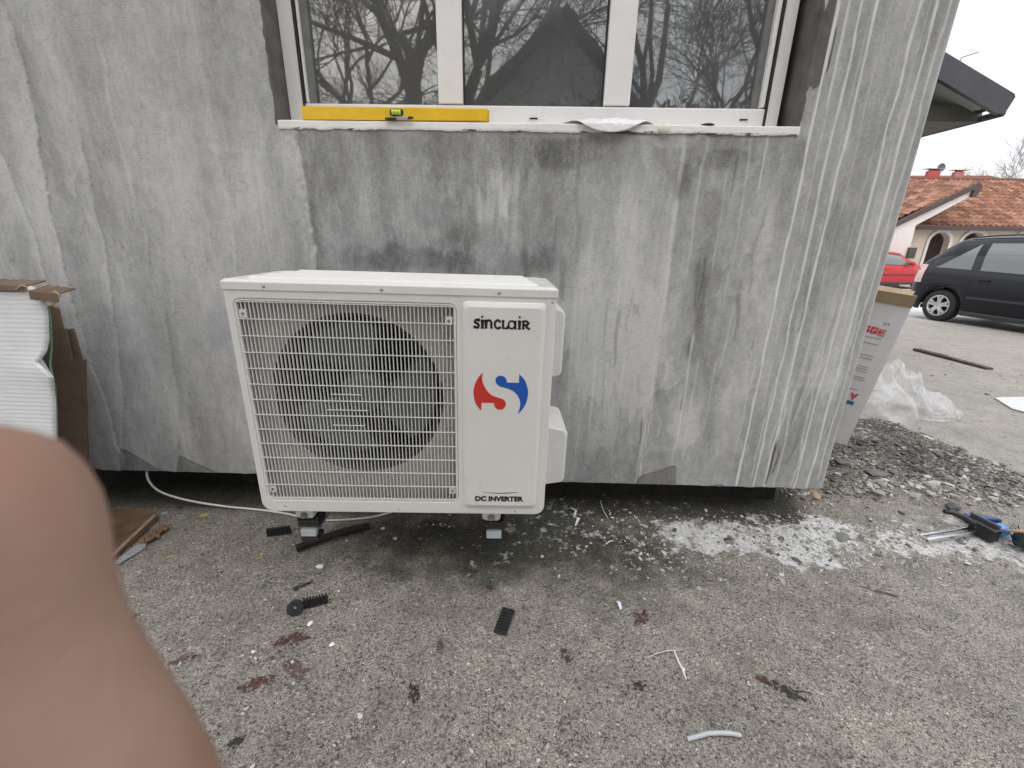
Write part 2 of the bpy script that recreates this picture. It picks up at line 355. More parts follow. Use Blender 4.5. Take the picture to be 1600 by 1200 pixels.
# ---------------------------------------------------------------- rendered house wall with window
OX0,OX1,OZ0,OZ1=-.797,.862,1.438,2.62        # window opening
house=thing('house','grey skim coated house wall with white paint drips and a three pane window','house',(0,WY,0))
def build_wall():
    fx=list(np.arange(-2.0,1.2405,.0045))+[1.242]; fz=list(np.arange(.158,1.95,.0045))
    xs=np.array([-7,-4.5,-3,-2.4]+fx); zs=np.array(fz+[2.1,2.3,2.62,3.2])
    for arr,vals in ((xs,(OX0,OX1)),(zs,(OZ0,OZ1))):
        for q in vals: arr[np.argmin(abs(arr-q))]=q
    X,Z=np.meshgrid(xs,zs)
    def PX(px,py): p=onY(px,py,WY); return p.x,p.z
    tone=np.full(X.shape,.70); white=np.zeros(X.shape); dark=np.zeros(X.shape); disp=np.zeros(X.shape)
    streak=fbm(X*16,Z*1.6,11,4); st2=fbm(X*45,Z*3.0,12,3); patch=fbm(X*2.6,Z*.9,13,5); mid=fbm(X*9,Z*3,14,4)
    edge=(fbm(X*9,Z*9,15,4)-.5)
    wx=(fbm(X*3,Z*3,16,3)-.5)*.10; sw=fbm((X+wx)*11,Z*2.2,17,5)
    tone+= (sw-.5)*.40+(streak-.5)*.13+(st2-.5)*.06+(patch-.5)*.34+(mid-.5)*.20
    # boundary of the fresher coat under the window's left corner: lighter to its left
    bx=[PX(*q)[0] for q in ((460,205),(469,240),(479,290),(490,360),(498,430),(498,700))]; bz=[PX(*q)[1] for q in ((460,205),(469,240),(479,290),(490,360),(498,430),(498,700))]
    crust=fbm(X*60,Z*60,19,3)-.5; bl=np.interp(Z,bz[::-1],bx[::-1])+edge*.022+crust*.012
    zin=sstep(.98,1.08,Z)*sstep(1.44,1.42,Z)
    right=sstep(-.006,.006,X-bl)
    xr=PX(880,300)[0]
    darkzone=right*sstep(xr+.25,xr-.2,X+.12*(patch-.5))*sstep(.86,1.06,Z+(streak-.5)*.45)*sstep(1.46,1.40,Z)
    tone-=darkzone*.24
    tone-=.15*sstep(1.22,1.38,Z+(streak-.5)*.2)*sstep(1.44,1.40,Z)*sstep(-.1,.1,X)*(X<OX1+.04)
    tone+=.10*(1-right)*sstep(-1.5,-.95,X+.3*(patch-.5))*sstep(1.50,1.38,Z+.25*(sw-.5))
    tone+=.05*(X<-1.0)
    # darker vertical panel right of the milky run at px 1050..1090
    xa,xb=PX(1048,400)[0],PX(1180,400)[0]
    tone-=.15*sstep(xa-.004,xa+.01,X+edge*.012)*sstep(xb,xb-.12,X)*sstep(.45,.6,Z)
    tone+=.14*sstep(.12,.0,abs(X-PX(1330,470)[0])+.15*abs(Z-.75)+edge*.15)      # hazy smear
    tone-=.07*sstep(.55,.2,Z)
    blue=sstep(.5,1,1-np.sqrt(((X-PX(345,530)[0])/.16)**2+((Z-PX(345,530)[1])/.33)**2)+edge*.6)
    # trowel ridges on the left
    def ridge(pts,amp,w,side,lt):
        P=[PX(*q) for q in pts]; zz=[p[1] for p in P][::-1]; xx=[p[0] for p in P][::-1]
        c=np.interp(Z,zz,xx)+(fbm(Z*14,Z*0+side,21,3)-.5)*.02
        fade=sstep(zz[0]-.05,zz[0]+.05,Z)*sstep(zz[-1]+.05,zz[-1]-.1,Z)
        dd=(X-c)*side
        nonlocal tone,disp
        disp+=fade*amp*np.where(dd<0,np.exp(dd/w),0)*sstep(.003,-.001,dd)
        tone+=fade*lt*np.where(dd<0,np.exp(dd/(w*.8)),0)
        tone-=fade*lt*.7*np.where(dd>0,np.exp(-dd/(w*.5)),0)
    ridge([(5,0),(30,80),(50,150),(62,230),(80,320),(98,400),(115,470),(140,560),(170,640),(195,730)],.004,.05,1,.2)
    ridge([(-40,150),(0,230),(25,290),(50,350),(75,440),(92,520)],.003,.04,1,.16)
    ridge([(120,190),(135,250),(150,320),(168,400),(178,480),(186,560),(192,640),(192,730)],.0035,.035,1,.16)
    ridge([(200,250),(215,320),(230,370),(236,430)],.002,.03,1,.1)
    ridge([(258,470),(268,560),(280,640),(278,735)],.003,.03,1,.13)
    ridge([(460,205),(469,240),(479,290),(490,360),(498,430)],.004,.03,1,.10); tone+=(1-right)*.30*np.clip(crust*4,-.3,1)*np.exp(-abs(X-bl)/.03)*zin
    ridge([(362,340),(372,420),(378,470)],.002,.02,1,.1)
    # horizontal seam near px (300..440, 225)
    zs_=np.interp(X,[PX(200,215)[0],PX(445,243)[0]],[PX(200,215)[1],PX(445,243)[1]])
    tone+=.10*np.exp(-abs(Z-zs_)/.004)*sstep(PX(280,200)[0],PX(330,200)[0],X)*sstep(PX(447,243)[0],PX(440,243)[0],X)
    # milky runs (random) + dark runs
    R=np.random.RandomState(42)
    def run(x0,zt,zb,w,s,target,wig=.006,ph=0,taper=True):
        c=x0+(vn(Z*9+ph,Z*0+ph*3,int(ph)%97)-.5)*wig*2
        t=np.clip((zt-Z)/max(.01,zt-zb),0,1)
        ww=w*(1-.45*t) if taper else w*(1+.0*t)
        body=sstep(ww,ww*.35,abs(X-c))*sstep(zt+.02,zt-.03,Z)*sstep(zb-.004,zb+.003,Z)
        return np.maximum(target,body*s)
    for k in range(34):
        x0=R.uniform(-1.9,1.24); zt=R.uniform(.4,1.7); L=R.uniform(.08,.5); 
        if k%3==0: x0=R.uniform(-.1,1.0); zt=R.uniform(.35,.95); L=R.uniform(.05,.25)
        tone+=0.0
        white=run(x0,zt,max(.16,zt-L),R.uniform(.003,.010),R.uniform(.10,.28),white,.012,k*1.7)
    for k in range(26):
        x0=R.uniform(-.5,1.1); zt=R.uniform(.3,1.35); L=R.uniform(.05,.3)
        dark=run(x0,zt,max(.16,zt-L),R.uniform(.004,.014),R.uniform(.12,.34),dark,.014,k*2.3+.4)
    # the wide milky curtain between px 880 and 1050, hanging to uneven drip ends
    endz=.50+.20*(vn(X*14,X*0,71)-.3)+.12*(vn(X*55,X*0,72)-.5)
    cur=sstep(PX(880,600)[0],PX(905,600)[0],X)*sstep(PX(1055,600)[0],PX(1040,600)[0],X)
    tone+=.17*cur*sstep(endz-.004,endz+.006,Z)*sstep(1.25,.8,Z)
    tone+=.10*sstep(PX(1026,400)[0],PX(1040,400)[0],X+edge*.01)*sstep(PX(1052,400)[0],PX(1048,400)[0],X+edge*.008)*sstep(.45,.5,Z)
    for px,pt,pb,w,s in ((1000,640,760,.006,.5),(1012,540,745,.004,.5),(1016,600,700,.004,.55),(998,720,775,.0035,.6),(1048,230,520,.010,.34),(1070,520,700,.006,.5),(1078,560,720,.004,.42),
                         (1135,480,575,.006,.4),(1090,200,430,.007,.3),(1100,560,760,.004,.3),(970,545,650,.005,.4),(945,560,655,.005,.4),(965,430,480,.003,.45),(978,430,470,.003,.4),(925,560,690,.006,.36),
                         (1155,200,480,.006,.3),(1125,270,420,.005,.3),(890,450,770,.006,.3),(905,440,600,.005,.25)):
        x0=PX(px,(pt+pb)/2)[0]; white=run(x0,PX(px,pt)[1],PX(px,pb)[1],w,s,white,.006,px*.37)
    # layers of wash that each end in an uneven row of drips
    for k in range(26):
        xc=R.uniform(-1.6,1.15); hw=R.uniform(.04,.15); zt=R.uniform(.55,1.7); ln=R.uniform(.15,.5); s1=100+k*7
        spike=np.clip(vn(X*R.uniform(38,70),X*0+k,s1)-.62,0,1)**1.0*2.2
        ez=zt-ln*(.6+.5*vn(X*9,X*0,s1+1))-spike*.13
        win=sstep(hw,hw*.8,abs(X-xc)+.25*hw*(edge*2)); top=sstep(zt+.1,zt-.25,Z+.2*(patch-.5))
        a=R.uniform(.06,.14); body=win*top*sstep(ez-.002,ez+.006,Z)
        tone+=a*body; tone+=.06*win*sstep(.03,.0,Z-ez)*sstep(ez-.002,ez+.004,Z)
    # damp olive blotches under the window and whitish scrubbed curtains between them
    for px,py,rx,rz,a in ((640,405,.16,.05,.30),(700,385,.10,.09,.24),(835,405,.10,.07,.30),(905,235,.14,.05,.30),(560,400,.10,.05,.2),(520,250,.05,.14,.14),(1065,285,.04,.05,.25),(1150,245,.12,.03,.22),(670,350,.07,.05,.2),(1090,480,.06,.2,.14),(880,560,.03,.12,.2)):
        qx,qz=PX(px,py); tone-=.72*a*sstep(-.1,.55,1-np.sqrt(((X-qx)/rx)**2+((Z-qz)/rz)**2)+edge*1.5+(mid-.5)*1.2)
    cw=fbm(X*34,Z*5,141,5)
    for px,py,rx,rz,a in ((745,300,.14,.17,.55),(790,330,.09,.2,.5),(560,330,.10,.12,.3),(640,290,.10,.12,.3),(950,380,.16,.2,.4),(990,520,.10,.2,.45),(1130,620,.1,.16,.35),(420,120,.14,.2,.25),(540,150,.05,.2,.3),(390,330,.1,.2,.25),(1120,700,.14,.06,.4),(930,700,.08,.08,.35)):
        qx,qz=PX(px,py); tone+=a*np.clip(cw-.50,0,1)*2.2*sstep(0,.6,1-np.sqrt(((X-qx)/rx)**2+((Z-qz)/rz)**2)+edge*.8)
    # the long thin paint drips on the right
    for px,w,s,zb in ((1268,.0046,1.15,.16),(1286,.0026,.35,.5),(1284,.0026,.9,1.33),(1303,.0042,1.0,.16),(1325,.0054,1.0,.16),(1318,.0025,.3,.3),(1387,.0044,1.0,.16),(1412,.0050,1.05,.16),(1430,.0038,.75,.2),(1443,.005,.55,.16),(1345,.003,.25,.6),(1400,.003,.3,.4),(1372,.0028,.25,.7)):
        x0=PX(px,200)[0]; white=run(x0,2.6,zb,w,s,white,.004,px*.77,False)
    x0=PX(1198,225)[0]; white=run(x0,1.425,PX(1190,300)[1],.004,.75,white,.003,2)
    for px,py,pb,w,s in ((1215,600,760,.005,.6),(1165,560,700,.0035,.4),(1185,650,758,.004,.6),(1200,560,740,.004,.5),(1225,610,760,.006,.6),(1262,540,760,.006,.55),(1305,520,640,.004,.5),(1312,480,700,.003,.45),(1240,480,600,.01,.3)):
        x0=PX(px,(py+pb)/2)[0]; white=run(x0,PX(px,py)[1],PX(px,pb)[1],w,s,white,.012,px*.91)
    # slanting scrapes at px (1180..1290, 530..700)
    for (ax,ay),(bx_,by) in (((1290,520),(1240,660)),((1300,545),(1235,665)),((1270,515),(1250,590)),((1285,535),(1262,620)),((1240,590),(1200,700))):
        a=np.array(PX(ax,ay)); b=np.array(PX(bx_,by)); d=b-a; L=np.hypot(*d); d/=L
        u=(X-a[0])*d[0]+(Z-a[1])*d[1]; vv=abs(-(X-a[0])*d[1]+(Z-a[1])*d[0])
        white=np.maximum(white,.45*sstep(.004,.001,vv)*sstep(-.01,.02,u)*sstep(L+.01,L-.02,u))
    for px,py,pb,w,s in ((1205,690,757,.010,.95),(1212,700,740,.007,.8),(1000,655,695,.008,.6),(1098,400,470,.006,.6),(1146,240,310,.004,.5),(1075,530,570,.004,.6),(1172,530,560,.003,.6),(905,210,280,.010,.35),(1060,280,310,.016,.4),(1065,620,640,.004,.5),(880,400,470,.02,.35),(1300,470,560,.004,.4)):
        x0=PX(px,(py+pb)/2)[0]; dark=run(x0,PX(px,py)[1],PX(px,pb)[1],w,s,dark,.006,px*.53)
    # exposed board at the bottom edge
    for pts in (((188,700),(205,708),(258,740),(188,740)),((275,742),(278,712),(330,734),(345,742)),((985,765),(1000,744),(1050,728),(1056,728),(1056,765)),((140,728),(165,736),(140,742)),((1110,758),(1130,757),(1130,764),(1100,764))):
        P=[PX(*q) for q in pts]; ins=np.zeros(X.shape,bool); n=len(P)
        xx=X+edge*.012; zz2=Z
        for i in range(n):
            (x1,z1),(x2,z2)=P[i],P[(i+1)%n]
            c=((z1>zz2)!=(z2>zz2))&(xx<(x2-x1)*(zz2-z1)/(z2-z1+1e-9)+x1); ins^=c
        dark=np.where(ins,.48,dark); white=np.where(ins,white*.3,white); disp-=ins*.002
    # rough bottom lip
    disp+=white*.0012+(mid-.5)*.003+(streak-.5)*.001
    tone=np.clip(tone,.02,1)
    Yv=WY-disp
    Zv=Z.copy(); bot=Z<.159; Zv[bot]+= (fbm(X*30,X*0,5,3)[bot]-.5)*.010
    inside=(X>OX0-1e-6)&(X<OX1+1e-6)&(Z>OZ0-1e-6)
    # ragged opening edge
    be=(abs(X-OX0)<1e-5)|(abs(X-OX1)<1e-5); be&=(Z>=OZ0)&(Z<=OZ1)
    Xv=X.copy(); Xv[be]+=((fbm(Z*22,Z*0,6,3)-.5)*.012)[be]
    m,n=X.shape
    me=bpy.data.meshes.new('wall')
    cx=(X[:-1,:-1]+X[1:,1:])/2; cz=(Z[:-1,:-1]+Z[1:,1:])/2
    keep=~((cx>OX0)&(cx<OX1)&(cz>OZ0)&(cz<OZ1))
    r,c=np.nonzero(keep); a=r*n+c
    q=np.stack([a,a+1,a+n+1,a+n],1)
    co=np.stack([Xv.ravel(),(Yv-WY).ravel(),Zv.ravel()],1)
    # house body behind the front skin: side, top, other walls, floor
    bx=[(1.242,0,.158),(1.242,0,3.2),(1.242,8,3.2),(1.242,8,.158),(-7,8,3.2),(-7,8,.158),(-7,0,3.2),(-7,0,.158),(1.242,.16,.158),(-7,.16,.158)]
    base=len(co); co=np.vstack([co,np.array(bx)])
    nf=[(1,0,3,2),(2,3,5,4),(4,5,7,6),(1,2,4,6),(0,7,9,8)]
    me.vertices.add(len(co)); me.vertices.foreach_set('co',co.ravel())
    loops=np.concatenate([q.ravel(),np.array(nf).ravel()+base]).astype(np.int32)
    nfc=len(q)+len(nf)
    me.loops.add(len(loops)); me.loops.foreach_set('vertex_index',loops)
    me.polygons.add(nfc); me.polygons.foreach_set('loop_start',(np.arange(nfc)*4).astype(np.int32)); me.polygons.foreach_set('loop_total',np.full(nfc,4,dtype=np.int32))
    me.update(); me.validate()
    at=me.color_attributes.new('pig','FLOAT_COLOR','POINT')
    ex=np.tile([.5,0,0,0],(len(bx),1))
    A=np.vstack([np.stack([tone.ravel(),white.ravel(),np.clip(dark,0,1).ravel(),blue.ravel()],1),ex])
    at.data.foreach_set('color',A.ravel().astype(np.float32))
    w=N('skim_coat'); v=w.co()
    mk=w.n('ShaderNodeAttribute',attribute_name='pig'); sp=w.n('ShaderNodeSeparateColor'); w.l(mk.outputs['Color'],sp.inputs[0])
    brush=w.noise(w.co((9,9,55)),7,7,.78); br2=w.noise(w.co((22,22,5)),4,5,.7); cl=w.noise(w.co((1,1,.55)),30,8,.78); sc=w.noise(w.co((1,1,.3)),10,6,.65)
    grain=w.noise(v,420,3,.7)
    t=w.ma('ADD',sp.outputs[0],w.mr(brush,.3,.7,-.12,.12)); t=w.ma('ADD',t,w.mr(br2,.3,.7,-.06,.06)); t=w.ma('ADD',t,w.mr(cl,.3,.7,-.13,.13)); t=w.ma('ADD',t,w.mr(sc,.3,.7,-.09,.09)); t=w.ma('ADD',t,w.mr(grain,.3,.7,-.09,.09))
    c=w.ramp(t,[(0,(.085,.085,.083)),(.25,(.165,.165,.163)),(.5,(.29,.293,.293)),(.75,(.42,.425,.425)),(1,(.58,.585,.585))])
    c=w.mix(w.ma('MULTIPLY',mk.outputs['Alpha'],.35),c,(.22,.26,.31))
    bl_=w.noise(w.co((1,1,.42)),16,10,.82); lime=w.ramp(bl_,[(.50,0),(.62,.7),(.72,1)]); c=w.mix(w.ma('MULTIPLY',lime,.50),c,(.60,.61,.605))
    dk_=w.noise(w.co((1,1,.6),rot=(0,0,.3)),13,10,.8); dkk=w.ramp(dk_,[(.30,1),(.44,0)]); c=w.mix(w.ma('MULTIPLY',dkk,.50),c,(.15,.15,.142))
    scr=w.ramp(w.noise(w.co((5,5,60),rot=(0,.05,0)),8,6,.8),[(.54,0),(.60,1)]); c=w.mix(w.ma('MULTIPLY',scr,.34),c,(.52,.525,.52))
    scd=w.ramp(w.noise(w.co((6,6,64),rot=(0,-.06,.1)),6,6,.8),[(.39,1),(.45,0)]); c=w.mix(w.ma('MULTIPLY',scd,.38),c,(.13,.13,.125))
    wf=w.ma('MULTIPLY',sp.outputs[1],w.mr(cl,.3,.7,.8,1.1)); wf.node.use_clamp=True; c=w.mix(wf,c,(.72,.73,.72))
    c=w.mix(sp.outputs[2],c,(.085,.078,.075))
    sm=w.ramp(w.noise(v,26,6,.75),[(.66,0),(.72,1)]); c=w.mix(w.ma('MULTIPLY',sm,.35),c,(.10,.10,.09))
    w.base(c); w.set(Roughness=.82,Specular_IOR_Level=.25)
    h=w.ma('ADD',w.ma('MULTIPLY',brush,.8),w.ma('MULTIPLY',cl,.8)); h=w.ma('ADD',h,w.ma('MULTIPLY',grain,.25)); h=w.ma('ADD',h,w.ma('MULTIPLY',sp.outputs[1],.5))
    w.bump(h,.6,.0026)
    o=link('wall',me,w.m,house,smooth=True)
build_wall()
# ---------------------------------------------------------------- materials
white_pvc=simple('white_pvc',(.80,.79,.785),.32,var=.03,scale=6)
white_paint=simple('white_coated_steel',(.70,.695,.675),.34,var=.03,scale=5,bump=.02,bscale=300,bd=.0001)
white_grille=simple('white_grille_plastic',(.67,.665,.645),.42,var=.03)
dark_adh=simple('dark_adhesive',(.115,.108,.10),.9,var=.3,scale=18,bump=.6,bscale=60,bd=.003)
found_m=simple('foundation_shaded_concrete',(.017,.016,.013),.9,var=.5,scale=12,bump=.8,bscale=40,bd=.006)  # near-black base paints in the shade below the wall
black_rubber=simple('black_rubber',(.018,.018,.019),.55,var=.3,scale=40)
black_plastic=simple('black_plastic',(.02,.02,.022),.35,var=.2)
ink=simple('black_ink',(.012,.012,.013),.4,var=.1)
galv=simple('galvanised_steel',(.60,.64,.65),.38,metal=.8,var=.15,scale=25)
steel=simple('bright_steel',(.62,.62,.63),.25,metal=1,var=.1)
screw_m=simple('screw_steel',(.35,.34,.32),.35,metal=.9,var=.2)
foamw=simple('white_foam',(.80,.80,.80),.75,var=.05,scale=60,bump=.3,bscale=150,bd=.001)
card=simple('brown_cardboard',(.15,.10,.067),.85,var=.2,scale=9,bump=.25,bscale=40,bd=.001)
card_l=simple('pale_cardboard',(.52,.40,.26),.85,var=.12,scale=9)
card_w=simple('wet_cardboard',(.17,.105,.062),.7,var=.35,scale=14,bump=.4,bscale=50,bd=.002)
dark_in=simple('dark_interior',(.02,.02,.02),.9)
# ---------------------------------------------------------------- foundation, window
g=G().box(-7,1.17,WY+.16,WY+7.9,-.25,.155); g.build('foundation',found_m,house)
rv=G()
fy=WY+.085        # front of the window frame
def revealcol(x0,x1):
    rv.box(x0,x1,WY-.002,WY+.14,OZ0,OZ1)
rv.box(OX0-.05,OX0+.006,WY+.0005,WY+.16,OZ0+.002,OZ1-.002); rv.box(OX1-.006,OX1+.05,WY+.0005,WY+.16,OZ0+.002,OZ1-.002)
rv.box(OX0,OX1,WY+.0005,WY+.16,OZ1,OZ1+.05)
rv.build('reveal',dark_adh,house)
def WX(px,py,Y=fy): return onY(px,py,Y).x
win=G()
fx0,fx1=WX(430,0),WX(1251,0)
jl1,jr0=WX(455,0),WX(1229,0)
zb=OZ0+.002
zr=onY(800,163,fy).z; zr0=onY(800,164,fy).z
T_=2.55
print('frame',fx0,jl1,jr0,fx1,zb,zr)
FR=G()
FR.box(fx0,jl1,fy,fy+.07,zb,T_); FR.box(jr0,fx1,fy,fy+.07,zb,T_)
FR.box(jl1,jr0,fy+.004,fy+.07,zb,zr-.003); FR.box(jl1,jr0,fy,fy+.07,T_-.07,T_)
frame=FR.build('window',white_pvc,house,bevel=.003); frame['label']='white plastic window frame with three panes'
GK=G(); GK.box(jl1-.0015,jl1+.0045,fy-.002,fy+.05,zb+.03,T_-.07); GK.build('gasket',black_rubber,frame); GK=G(); GK.box(jr0-.0045,jr0+.0015,fy-.002,fy+.05,zb+.0,T_-.07)
GK.build('gasket',black_rubber,frame)
SA=G()
sl0=jl1+.006; sr1=jr0-.006; zg=zr+.001
gx0=WX(474,100); gx1=WX(1210,100)
SA.box(sl0,sl0+.006,fy+.008,fy+.05,zg,T_-.075); SA.build('sash',white_pvc,frame,bevel=.002); SA=G(); SA.box(sr1-.014,sr1,fy+.006,fy+.05,zg,T_-.075)
SA.build('sash',white_pvc,frame,bevel=.002)
spm=simple('grey_spacer',(.16,.165,.165),.4,var=.2); SB=G(); SB.box(sl0+.0065,sl0+.030,fy+.022,fy+.05,zg,T_-.075); SB.build('spacer',spm,frame); SB=G(); SB.box(sr1-.036,sr1-.0145,fy+.022,fy+.05,zg,T_-.075)
SB.build('spacer',spm,frame)
MU=G()
m1a,m1b=WX(683,100),WX(722,100); m2a,m2b=WX(948,100),WX(990,100)
MU.box(m1a,m1b,fy+.002,fy+.06,zr,T_-.075)
MU.build('mullion',white_pvc,frame,bevel=.004)
MU=G(); MU.box(m2a,m2b,fy+.002,fy+.06,zr,T_-.075); MU.build('mullion',white_pvc,frame,bevel=.004)
gl=N('window_glass'); v=gl.co()
gl.base((.018,.02,.02)); gl.set(Roughness=.3)
gs=gl.n('ShaderNodeBsdfGlossy'); gs.inputs['Roughness'].default_value=.019; gs.inputs['Color'].default_value=(.93,.97,.98,1)
fr=gl.n('ShaderNodeLayerWeight'); fr.inputs[0].default_value=.5
spots=gl.ramp(gl.vor(v,210).outputs['Distance'],[(.06,1),(.12,0)]); sm=gl.ramp(gl.noise(v,7,5),[(.5,0),(.75,1)])
fac=gl.ma('SUBTRACT',.205,gl.ma('MULTIPLY',sm,.08))
ms=gl.n('ShaderNodeMixShader'); gl.l(fac,ms.inputs[0]); gl.l(gl.b.outputs[0],ms.inputs[1]); gl.l(gs.outputs[0],ms.inputs[2])
dif=gl.n('ShaderNodeBsdfDiffuse'); dif.inputs[0].default_value=(.55,.56,.57,1)
sm2=gl.ramp(gl.noise(gl.co((1,1,1)),3.2,6,.65),[(.52,0),(.78,1)])
zsep=gl.n('ShaderNodeSeparateXYZ'); gl.l(v,zsep.inputs[0]); low=gl.mr(zsep.outputs[2],1.49,1.62,1,0)
spd=gl.ma('MULTIPLY',spots,gl.ramp(gl.noise(v,5,3),[(.45,0),(.6,1)])); spd=gl.ma('MULTIPLY',spd,low)
dirt=gl.ma('ADD',gl.ma('ADD',gl.ma('MULTIPLY',sm2,.18),.085),gl.ma('MULTIPLY',spd,.65))
ms2=gl.n('ShaderNodeMixShader'); gl.l(dirt,ms2.inputs[0]); gl.l(ms.outputs[0],ms2.inputs[1]); gl.l(dif.outputs[0],ms2.inputs[2])
gl.l(ms2.outputs[0],gl.out.inputs[0]); gl.bump(gl.noise(v,4,2),.02,.01)
gb=gl.n('ShaderNodeBump'); gb.inputs['Strength'].default_value=.05; gb.inputs['Distance'].default_value=.01; gl.l(gl.noise(v,3,2),gb.inputs['Height']); gl.l(gb.outputs[0],gs.inputs['Normal'])
for a,b in ((sl0+.030,m1a),(m1b,m2a),(m2b,sr1-.036)):
    G().box(a,b,fy+.035,fy+.045,zr-.005,T_-.076).build('pane',gl.m,frame)
# dark gasket lines beside the mullions
gk=G(); 
for x in (m1b,m2a-.003): gk.box(x,x+.003,fy+.02,fy+.034,zr,T_-.076)
gk.build('seal',black_rubber,frame)
# drain slots on the bottom rail
for px,py in ((834,185),(1162,187)):
    ds=G()
    p=onY(px,py,fy+.002); ds.add(*( [(q[0],q[1],q[2]) for q in [Vector((p.x+dx,fy+yy,p.z+dz)) for yy in (.001,.006) for dx,dz in ((-.013,-.002),(.013,-.002),(.013,.002),(-.013,.002))]],[(0,1,2,3),(7,6,5,4),(0,4,5,1),(1,5,6,2),(2,6,7,3),(3,7,4,0)])); ds.build('drain_slot',black_plastic,frame)
# sill: rough white board edge
def sill():
    v=[];f=[]; xs=np.arange(OX0+.008,OX1+.004,.006); n=len(xs)
    top=.030; 
    for i,x in enumerate(xs):
        e=(float(fbm(x*25,0,3,3))-.5)*.010; e2=(float(fbm(x*30,5,4,3))-.5)*.008
        zt=OZ0+.012+.5*e2*0.5; z0=OZ0-.013+e
        yy=WY-.004+e2*.5
        v+=[(x,yy,z0),(x,yy-.001,z0+.006),(x,yy,zt-.003),(x,yy+.004,zt),(x,fy+.03,zt),(x,WY+.02,z0)]
    for i in range(n-1):
        for k in range(6):
            a=i*6+k; b=i*6+(k+1)%6; f.append((a,b,b+6,a+6))
    f+= [tuple(range(6))[::-1],tuple((n-1)*6+k for k in range(6))]
    m=N('sill_board'); vv=m.co()
    c=m.ramp(m.noise(vv,5,4),[(.3,(.72,.70,.68)),(.7,(.82,.81,.79))])
    zz=m.n('ShaderNodeSeparateXYZ'); m.l(vv,zz.inputs[0])
    lowm=m.mr(zz.outputs[2],OZ0-.015,OZ0+.010,.10,-.25)
    ch=m.ramp(m.ma('ADD',m.noise(m.co((14,14,60)),1,6,.7),lowm),[(.56,0),(.60,1)])
    c=m.mix(ch,c,(.10,.09,.075)); m.base(c); m.set(Roughness=.7); m.bump(m.noise(vv,90,4),.4,.002)
    o=mesh('sill',v,f,m.m,frame); 
sill()

# objects on the sill ------------------------------------------------
yellow=simple('yellow_lacquer',(.83,.52,.02),.35,var=.06,scale=20)
green_v=simple('green_vial_liquid',(.55,.80,.12),.15,var=.05)
def level():
    y0=WY-.002; sz=OZ0+.0135
    a=onY(473,187,y0); b=onY(762,184,y0); L=b.x-a.x; h=.0375
    t=thing('spirit_level','long yellow spirit level with a green vial lying on the window sill','spirit level',(a.x,y0,sz),(0,0,0))
    out=[(0,0),(L,0.003),(L,h-.001),(0,h)]
    vx=L*.512; 
    plate('body',[out,rrect(vx-.021,vx+.021,.008,h+.01,.004)] if False else [out],.012,.0115,.0012,yellow,t)
    w=G().prism(rrect(vx-.022,vx+.022,.012,.033,.009),-.0012,.001); w.build('vial_recess',black_plastic,t,local=True)
    w=G(); w.tube([(vx-.014,-.003,.0225),(vx+.014,-.003,.0225)],.0078,16); w.build('vial',green_v,t,local=True)
    r=G()
    for dx in (-.005,.005): r.lathe([(.0081,dx-.0006),(.0081,dx+.0006)],16,(vx,-.003,.0225),'X')
    r.build('vial_line',black_plastic,t,local=True)
    e=G(); e.box(L-.0001,L+.004,.0015,.0225,.004,h-.004); e.build('end_cap',simple('amber_cap',(.70,.42,.02),.5),t,local=True,bevel=.001)
    s=G()
    s.prism([(L*.75,.004),(L*.95,.0065),(L*.95,.0078),(L*.8,.0065)],-.0004,.0004); s.prism([(L*.6,.012),(L*.78,.0145),(L*.76,.0155)],-.0004,.0004)
    s.build('scratch',simple('scratch_dark',(.22,.13,.02),.6),t,local=True)
level()
def keyknife():
    p=onY(625,187,WY-.006)
    t=thing('pocket_knife','small grey and black folding knife lying on the sill in front of the level','knife',(p.x,WY-.010,OZ0+.0135))
    G().prism([(-.045,0),(-.035,-.001),(-.012,-.001),(-.008,.005),(-.03,.007),(-.045,.005)],-.006,.004).build('handle',black_plastic,t,local=True,bevel=.001)
    G().prism([(-.010,.0),(.025,.0),(.045,.003),(.02,.009),(-.006,.009)],-.005,.001).build('blade',simple('dull_blade',(.40,.40,.50),.35,metal=.6),t,local=True,bevel=.0008)
    G().prism([(.026,.001),(.047,.004),(.045,.008),(.03,.009)],-.008,-.006).build('clip',black_plastic,t,local=True)
keyknife()
film=N('thin_plastic_film'); vv=film.co()
film.base((.86,.87,.88)); film.set(Roughness=.22,Specular_IOR_Level=.6)
film.b.inputs['Alpha'].default_value=1
trn=film.n('ShaderNodeBsdfTransparent'); trl=film.n('ShaderNodeBsdfTranslucent'); trl.inputs[0].default_value=(.85,.86,.88,1)
mx1=film.n('ShaderNodeMixShader'); mx1.inputs[0].default_value=.35; film.l(film.b.outputs[0],mx1.inputs[1]); film.l(trl.outputs[0],mx1.inputs[2])
mx2=film.n('ShaderNodeMixShader'); film.l(film.mr(film.noise(vv,9,4),.35,.65,.40,.78),mx2.inputs[0]); film.l(mx1.outputs[0],mx2.inputs[1]); film.l(trn.outputs[0],mx2.inputs[2]); film.l(mx2.outputs[0],film.out.inputs[0])
film.bump(film.noise(vv,34,4,.6),.5,.006)
bagm=simple('white_thin_bag',(.80,.80,.82),.3,var=.04,bump=.4,bscale=40,bd=.004)
def crumple(name,fn,nu,nv,mat,parent=None,**k):
    v=[];f=[]
    for i in range(nu+1):
        for j in range(nv+1): v.append(fn(i/nu,j/nv))
    for i in range(nu):
        for j in range(nv):
            a=i*(nv+1)+j; f.append((a,a+nv+1,a+nv+2,a+1))
    return mesh(name,v,f,mat,parent,smooth=True,**k)
